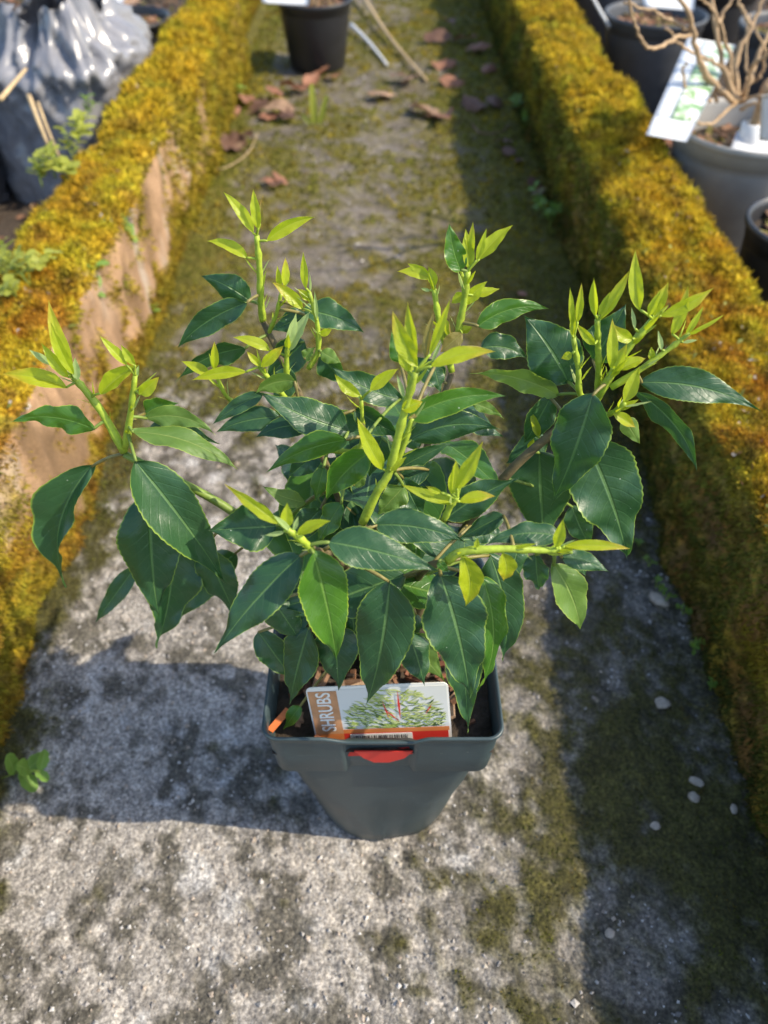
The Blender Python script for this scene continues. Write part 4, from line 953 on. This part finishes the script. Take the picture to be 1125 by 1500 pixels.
card('plant_label', (py(1008, 54, 1.40), py(1078, 66, 1.40), py(1006, 208, 1.13), py(946, 197, 1.13)), M['whitecard'],
     'large faded flower picture label leaning from the silver grey pot towards the mossy wall', extra=[('picture', .38, .98, .03, .86, M['picture'], .0008), ('small_print', .06, .36, .03, .86, M['print'], .0008)], bend=-.012)
card('plant_label', (py(1080, 192, 1.30), py(1165, 205, 1.32), py(1150, 240, 1.24), py(1066, 228, 1.24)), M['whitecard'], 'white card lying on the compost around the twiggy shrub trunk')
card('plant_label', (py(1116, 140, 1.17), py(1160, 132, 1.17), py(1158, 210, 1.19), py(1112, 206, 1.19)), M['whitecard'], 'upright white tag at the rim of the silver grey pot beside the twigs')
card('plant_label', (py(935, -18, 1.98), py(1020, -12, 1.98), py(1016, 16, 1.95), py(945, 10, 1.95)), M['whitecard'], 'white tag lying across the compost of the staked dark grey pot')
card('plant_label', (py(372, -25, 2.25), py(455, -28, 2.25), py(452, 8, 2.20), py(385, 4, 2.20)), M['whitecard'], 'white tag lying across the rim of the small black pot on the path')
wrap = MB(); lathe(wrap, (.585, 1.29, 0), [(.013, .158), (.016, .158), (.0165, .200), (.0125, .202)], 14); tag(wrap.build('paper_collar', M['whitecard']), 'white paper collar wrapped round the foot of the twiggy shrub', 'collar')
def stick(name, pts, rad, m, label, cat, group=None):
    b = MB(); P = catmull(pts, 5) if len(pts) > 2 else [pts[0].lerp(pts[1], i / 5) for i in range(6)]
    b.tube(P, [rad * (1.1 - .4 * i / (len(P) - 1)) for i in range(len(P))], 6); return tag(b.build(name, m), label, cat, group)
stick('plant_stake', [py(893, 40, 2.02), py(880, 18, 2.02), py(862, -15, 2.03)], .004, M['whitecard'], 'thin white plastic stake standing in the dark grey pot of bark', 'stake')
rg = random.Random(4); ds = empty('dry_stems', (-.175, 2.27, .135))
for k in range(7):
    t = MB(); p = Vector((-.175 + rg.uniform(-.035, .035), 2.25 + rg.uniform(-.03, .03), .13)); t.tube(catmull([p, p + Vector((rg.uniform(-.02, .02), 0, .05)), p + Vector((rg.uniform(-.04, .04), 0, .12))], 4), rg.uniform(.003, .008), 6); t.build('stem', M['twig'], ds)
tag(ds, 'cluster of cut dry stems rising from the small black pot on the path', 'plant')

# crumpled plastic bags behind the left wall
def plastic_bag(cx, cy, sx, sy, h, rz, label, seed, shine, lean=0.0):
    nz, na = 46, 150; P = []
    for i in range(nz):
        t = i / (nz - 1)
        for j in range(na):
            a = 2 * math.pi * j / na; ca, sa = math.cos(a), math.sin(a); q = (abs(ca) ** 5 + abs(sa) ** 5) ** (-1 / 5)
            P.append((ca * q * sx * (1 + .06 * t), sa * q * sy * (1 + .06 * t), t * h))
    P = np.array(P); t = P[:, 2] / h; Q = P + seed * 1.7
    nd = P * np.array([1, 1, 0]); nd /= np.linalg.norm(nd, axis=1)[:, None]
    fold = (1 - np.abs(2 * fbm(Q * np.array([1, 1, .55]), 20, seed, 3) - 1)) - .75
    fold2 = (1 - np.abs(2 * fbm(Q * np.array([1, 1, .7]), 48, seed + 5, 3) - 1)) - .75
    amp = .012 + .040 * sst(.45, 1, t)
    P = P + nd * (fold * amp * 2.2 + fold2 * amp * 1.1)[:, None]
    # the top slumps inwards over the compost
    slump = sst(.74, 1.0, t); P[:, :2] *= (1 - slump * .42 * (.8 + .5 * vn(Q, 9, seed)))[:, None]; P[:, 2] += slump * (fbm(Q, 14, seed + 9, 2) - .45) * .12
    P[:, 1] += lean * t
    c, s_ = math.cos(rz), math.sin(rz); X = P[:, 0] * c - P[:, 1] * s_ + cx; Y = P[:, 0] * s_ + P[:, 1] * c + cy; P = np.stack([X, Y, P[:, 2] - .018], 1)
    Fc = [(i * na + j, i * na + (j + 1) % na, (i + 1) * na + (j + 1) % na, (i + 1) * na + j) for i in range(nz - 1) for j in range(na)]
    o = npmesh('plastic_bag', P, np.array(Fc), shine, smooth=True); tag(o, label, 'bag')
M['bag'] = simple('shiny_black_polythene', (.20, .20, .215), .27, .3, 30, spec=.6, bstr=.25, bdist=.002)
plastic_bag(-.600, 1.625, .118, .150, .300, R(-14), 'crumpled shiny black plastic compost bag behind the stone faced wall', 3, M['bag'])
plastic_bag(-.845, 1.50, .095, .120, .20, R(-10), 'plain dull black plastic bag next to the crumpled shiny one', 8, simple('dull_black_polythene', (.05, .05, .054), .45, .25, 40, bstr=.2, bdist=.002))
round_pot(-.62, 2.12, .105, .085, .17, M['blackpot'], 'black pot behind the crumpled plastic bag among brown leaves', seed=41)
card('plant_label', (py(172, 38, 1.82), py(197, 36, 1.82), py(194, 58, 1.80), py(172, 60, 1.80)), M['whitecard'], 'small cream tag behind the crumpled bag beside the mossy wall')
card('plant_label', (py(150, -6, 1.9), py(184, -4, 1.9), py(172, 20, 1.88), py(148, 6, 1.88)), M['whitecard'], 'cream tag among the brown leaves behind the crumpled bag')
for k, (pts, rd, lb) in enumerate([([py(0, 146, 1.22), py(38, 101, 1.30)], .0036, 'straw lying across the shiny bag edge, cut end up'), ([py(42, 140, 1.36), py(55, 175, 1.32), py(70, 212, 1.30)], .0040, 'upright tan straw in front of the crumpled bag'),
        ([py(55, 150, 1.36), py(70, 190, 1.32), py(88, 232, 1.30)], .0026, 'thin brown straw beside the upright tan one')]):
    stick('straw', pts, rd, M['straw'], lb, 'straw')
stick('straw', [pg(520, -25, .03), pg(560, 40, .02), pg(598, 88, .012), pg(625, 118, .008)], .0050, M['straw'], 'long pale dry stalk lying on the path right of the small black pot', 'straw')
stick('straw', [pg(514, 36, .02), pg(540, 62, .014), pg(567, 95, .008)], .0052, M['whitecard'], 'short white stalk lying beside the small black pot', 'straw')
stick('straw', [pg(302, 240, .008), pg(326, 247, .02), pg(362, 225, .02), pg(378, 195, .01)], .0012, M['straw'], 'thin bent grass stem at the foot of the stone faced wall', 'straw')
stick('straw', [pg(690, 180, .006), pg(705, 195, .02), pg(735, 192, .02), pg(748, 180, .006)], .0016, simple('brown_twig', (.17, .09, .06), .8), 'curled brown stem on the shaded edge of the path', 'straw')
# ------------------------------------------------------------------ fallen leaves
FL = [simple('fallen_leaf_%s' % n, c, .7, .35, 70, trans=.15) for n, c in (('russet', (.26, .12, .07)), ('tan', (.33, .21, .13)), ('brown', (.15, .08, .052)))]
fr2 = random.Random(12)
def fallen(x, y, L, rz, label, group, z=.008, mi=None, parent=None):
    V, F, UV = leaf_mesh(Vector((-L / 2, 0, 0)), Vector((L / 2, 0, fr2.uniform(-.1, .25) * L)), L * fr2.uniform(.45, .7), Vector((0, fr2.uniform(-.3, .3), 1)), fr2.uniform(-.18, .22), fr2.uniform(-25, 30), None, teeth=9, wav=.07, fine=False, peak=(.7, .8))
    o = build_leaf('fallen_leaf', V, F, UV, FL[mi if mi is not None else fr2.randrange(3)], shrub); o.parent = None; o.matrix_parent_inverse = Matrix.Identity(4)
    label = label.replace('COLOUR', ['russet', 'tan', 'dark brown'][FL.index(o.data.materials[0])])
    o.location = (x, y, z); o.rotation_euler = (fr2.uniform(-.3, .3), fr2.uniform(-.25, .25), rz); return tag(o, label, 'leaf', group)
def scatter(pix, size, label, group, z=.010, mi=None):
    for x, y in pix:
        p = pg(x, y, z); fallen(p.x, p.y, fr2.uniform(*size), fr2.uniform(0, 6.28), label, group, z + fr2.uniform(0, .008), mi)
scatter([(470, 108), (455, 118), (488, 112), (440, 128), (425, 132), (402, 140)], (.05, .085), 'pinkish brown fallen leaf heaped against the small black pot', 'leaves against the small black pot', .014, 0)
scatter([(345, 205), (352, 212), (336, 214), (360, 200), (376, 158), (362, 150), (395, 170), (410, 165), (340, 165), (420, 172)], (.05, .08), 'COLOUR fallen leaf at the foot of the stone faced wall', 'leaves by the stone faced wall', .012)
scatter([(395, 265), (410, 262), (405, 272)], (.03, .045), 'small COLOUR leaf scrap on the mossy middle of the path', 'leaf scraps mid path')
scatter([(590, 118), (600, 122), (640, 172), (625, 165), (655, 178), (610, 160), (665, 120), (650, 95), (680, 60), (700, 75), (660, 40), (640, 60), (715, 100), (560, 140), (695, 155), (725, 150)], (.05, .085), 'COLOUR leaf fallen in the shade of the golden mossy wall', 'leaves in the wall shade', .010)
scatter([(745, 225), (780, 275), (790, 285), (760, 235), (735, 210)], (.035, .05), 'dark brown leaf at the foot of the golden mossy wall', 'leaves at the mossy wall foot', .010, 2)
scatter([(765, 432)], (.020, .022), 'single pink brown leaf scrap lying behind the shrub on the path', 'leaf scrap behind the shrub', .006, 0)
lit = [(rnd.uniform(150, 260), rnd.uniform(-40, 40)) for _ in range(16)] + [(rnd.uniform(-40, 30), rnd.uniform(-40, 110)) for _ in range(10)] + [(rnd.uniform(40, 170), rnd.uniform(-80, -20)) for _ in range(10)]
for x, y in lit:
    p = pg(x, y, .0); fallen(p.x, p.y, fr2.uniform(.06, .10), fr2.uniform(0, 6.28), 'COLOUR dead leaf on the soil around the black bags', 'dead leaves around the bags', fr2.uniform(0, .03), fr2.choice([0, 0, 1]))
for i in range(26):
    x, y = rnd.uniform(.48, 1.1), rnd.uniform(.8, 2.8); fallen(x, y, fr2.uniform(.05, .08), fr2.uniform(0, 6.28), 'COLOUR dead leaf on the soil between the nursery pots', 'dead leaves between the pots', -.008)
# ------------------------------------------------------------------ weeds
M['weed'] = leafmat('weed_leaf', (.10, .22, .03), (.20, .34, .05), (.26, .38, .08), (.34, .44, .12), (.34, .46, .10), .35, .5, tcol=(.4, .6, .06), spots=False)
M['weedy'] = leafmat('yellow_weed_leaf', (.32, .38, .05), (.40, .42, .06), (.40, .44, .10), (.46, .48, .14), (.46, .5, .10), .35, .5, tcol=(.6, .62, .06), spots=False)
WR = random.Random(31)
def weed(p, n, size, label, group, m='weed', up=1.0, nrm=Vector((0, 0, 1)), fine=False):
    root = empty('weed', p)
    for s_ in range(max(1, n // 6)):
        d = (nrm * up + Vector((WR.uniform(-.7, .7), WR.uniform(-.7, .7), WR.uniform(-.1, .4)))).normalized(); H = size * WR.uniform(1.0, 2.4)
        P = catmull([p, p + d * H * .5 + Vector((0, 0, .002)), p + d * H + Vector((0, 0, -.004))], 4); t = MB(); t.tube(P, .0007, 5); t.build('stem', M['greenstem'], root)
        for k in range(6):
            q = P[min(len(P) - 1, 3 + k)]; a = k * 2.4 + WR.random(); e = d.orthogonal().normalized(); f = d.cross(e); o_ = (e * math.cos(a) + f * math.sin(a) + d * .35).normalized()
            L = size * WR.uniform(.55, 1.0); V, F, UV = leaf_mesh(q, q + o_ * L, L * .62, d + Vector((0, 0, .4)), .06, 8, None, True, fine=False, peak=(.6, .55), wav=.04)
            build_leaf('leaf', V, F, UV, M[m], root)
    tag(root, label, 'weed', group); return root
for x, y, Y, n, s_ in [(112, 150, 1.62, 12, .022), (128, 178, 1.42, 12, .018), (150, 135, 1.62, 12, .018)]:
    weed(py(x, y, Y), n, s_, 'leafy green weed squeezed between the crumpled bag and the wall', 'weeds by the crumpled bag', 'weed')
for x, y in [(116, 212), (108, 238), (82, 262), (100, 268), (62, 275)]:
    weed(pg(x, y, .186), 18, .023, 'yellow green weed rooted in moss on the outer wall edge', 'weeds on the outer wall edge', 'weedy')
for x, y in [(20, 392), (45, 420), (28, 440), (12, 408), (60, 398)]:
    weed(pg(x, y, .190), 18, .017, 'pale weed tuft in the moss on top of the stone faced wall', 'weed tufts on the wall top', 'weedy')
weed(py(118, 440, .86), 12, .024, 'single bright weed sprouting from the stone wall edge', None, 'weed', 1, Vector((1, -.3, .6)))
weed(py(165, 345, 1.02), 12, .022, 'small weed high on the stone wall face above the fern like one', None, 'weed', 1, Vector((1, -.2, .6)))
for x, y in [(196, 470), (205, 455), (188, 450), (212, 478)]:
    weed(pg(x, y, .012), 24, .020, 'grey green weed clump at the foot of the stone faced wall', 'weed clump at the stone wall foot', 'weed')
weed(pg(240, 415, .01), 12, .018, 'bright weed alone at the stone wall foot behind the clump', None, 'weed')
for x, y in [(352, 108), (345, 128), (338, 150)]:
    weed(pg(x, y, .01), 12, .022, 'green weed at the end of the stone wall near the black pot', 'weeds at the wall end', 'weed')
for x, y in [(800, 318), (806, 330), (792, 305), (762, 165), (768, 185)]:
    weed(pg(x, y, .01), 12, .020, 'dark green weed at the foot of the golden mossy wall', 'weeds at the mossy wall foot', 'weed')
for x, y in [(935, 800), (950, 830), (975, 880), (960, 860), (1010, 940), (1040, 1010), (1000, 900)]:
    weed(pg(x, y, .008), 12, .007, 'tiny creeping weed where the golden mossy wall meets the path', 'creeping weeds at the mossy wall', 'weed', .5)
weed(pg(2, 1140, .01), 6, .024, 'small green seedling on the path near the stone wall foot', None, 'weed', .5, Vector((.9, 0, .5)))
gs = empty('grass_sprout', pg(462, 182, 0)); p = pg(462, 182, .005)
for dx, H, wd in ((-.004, .085, .016), (.030, .062, .012), (-.030, .02, .010)):
    V, F, UV = leaf_mesh(p + Vector((dx * .3, 0, 0)), p + Vector((dx, .004, H)), wd, Vector((.1, -1, .4)), .03, 15, None, True, fine=False, peak=(.3, .45), wav=.02); build_leaf('blade', V, F, UV, M['weedy'], gs)
tag(gs, 'lone lime grass sprout standing on the path before the small black pot', 'grass')
# ------------------------------------------------------------------ small stones on the path
M['pebble'] = simple('pale_pebble', (.36, .31, .25), .75, .4, 160)
def pebble(x, y, sx, sy, sz, rz, label, seed):
    bm = bmesh.new(); bmesh.ops.create_icosphere(bm, subdivisions=3, radius=1); rg = random.Random(seed); off = Vector((rg.random(), rg.random(), rg.random())) * 9
    A = np.array([v.co[:] for v in bm.verts]); nn = fbm(A + np.array(off)[None], 1.6, seed, 3)
    for v, k in zip(bm.verts, nn): v.co *= .75 + .5 * k; v.co.x *= sx; v.co.y *= sy; v.co.z *= sz
    me = bpy.data.meshes.new('pebble'); bm.to_mesh(me); bm.free(); me.materials.append(M['pebble']); me.polygons.foreach_set('use_smooth', [True] * len(me.polygons))
    o = bpy.data.objects.new('pebble', me); COL.objects.link(o); o.location = pg(x, y, .004); o.rotation_euler = (0, 0, rz); tag(o, label, 'pebble', 'pebbles on the path')
for k, (x, y, sx, sy, lb) in enumerate([(970, 1030, .0072, .0060, 'flat oval tan pebble lying alone beside the mossy wall'), (1020, 1145, .004, .0066, 'white pebble standing beside the foot of the mossy wall'), (1016, 1168, .005, .0045, 'chalky pebble touching the white one by the mossy wall'),
        (960, 1210, .0045, .0035, 'small grey pebble between the pot and mossy wall'), (1075, 1185, .0045, .003, 'flat whitish chip at the mossy wall foot'), (965, 878, .011, .008, 'larger grey stone behind the creeping weeds by the mossy wall'), (893, 1367, .004, .0035, 'pinkish pebble out on the open path in front of the pot')]):
    pebble(x, y, sx, sy, min(sx, sy) * .6, k * 1.1, lb, k + 3)
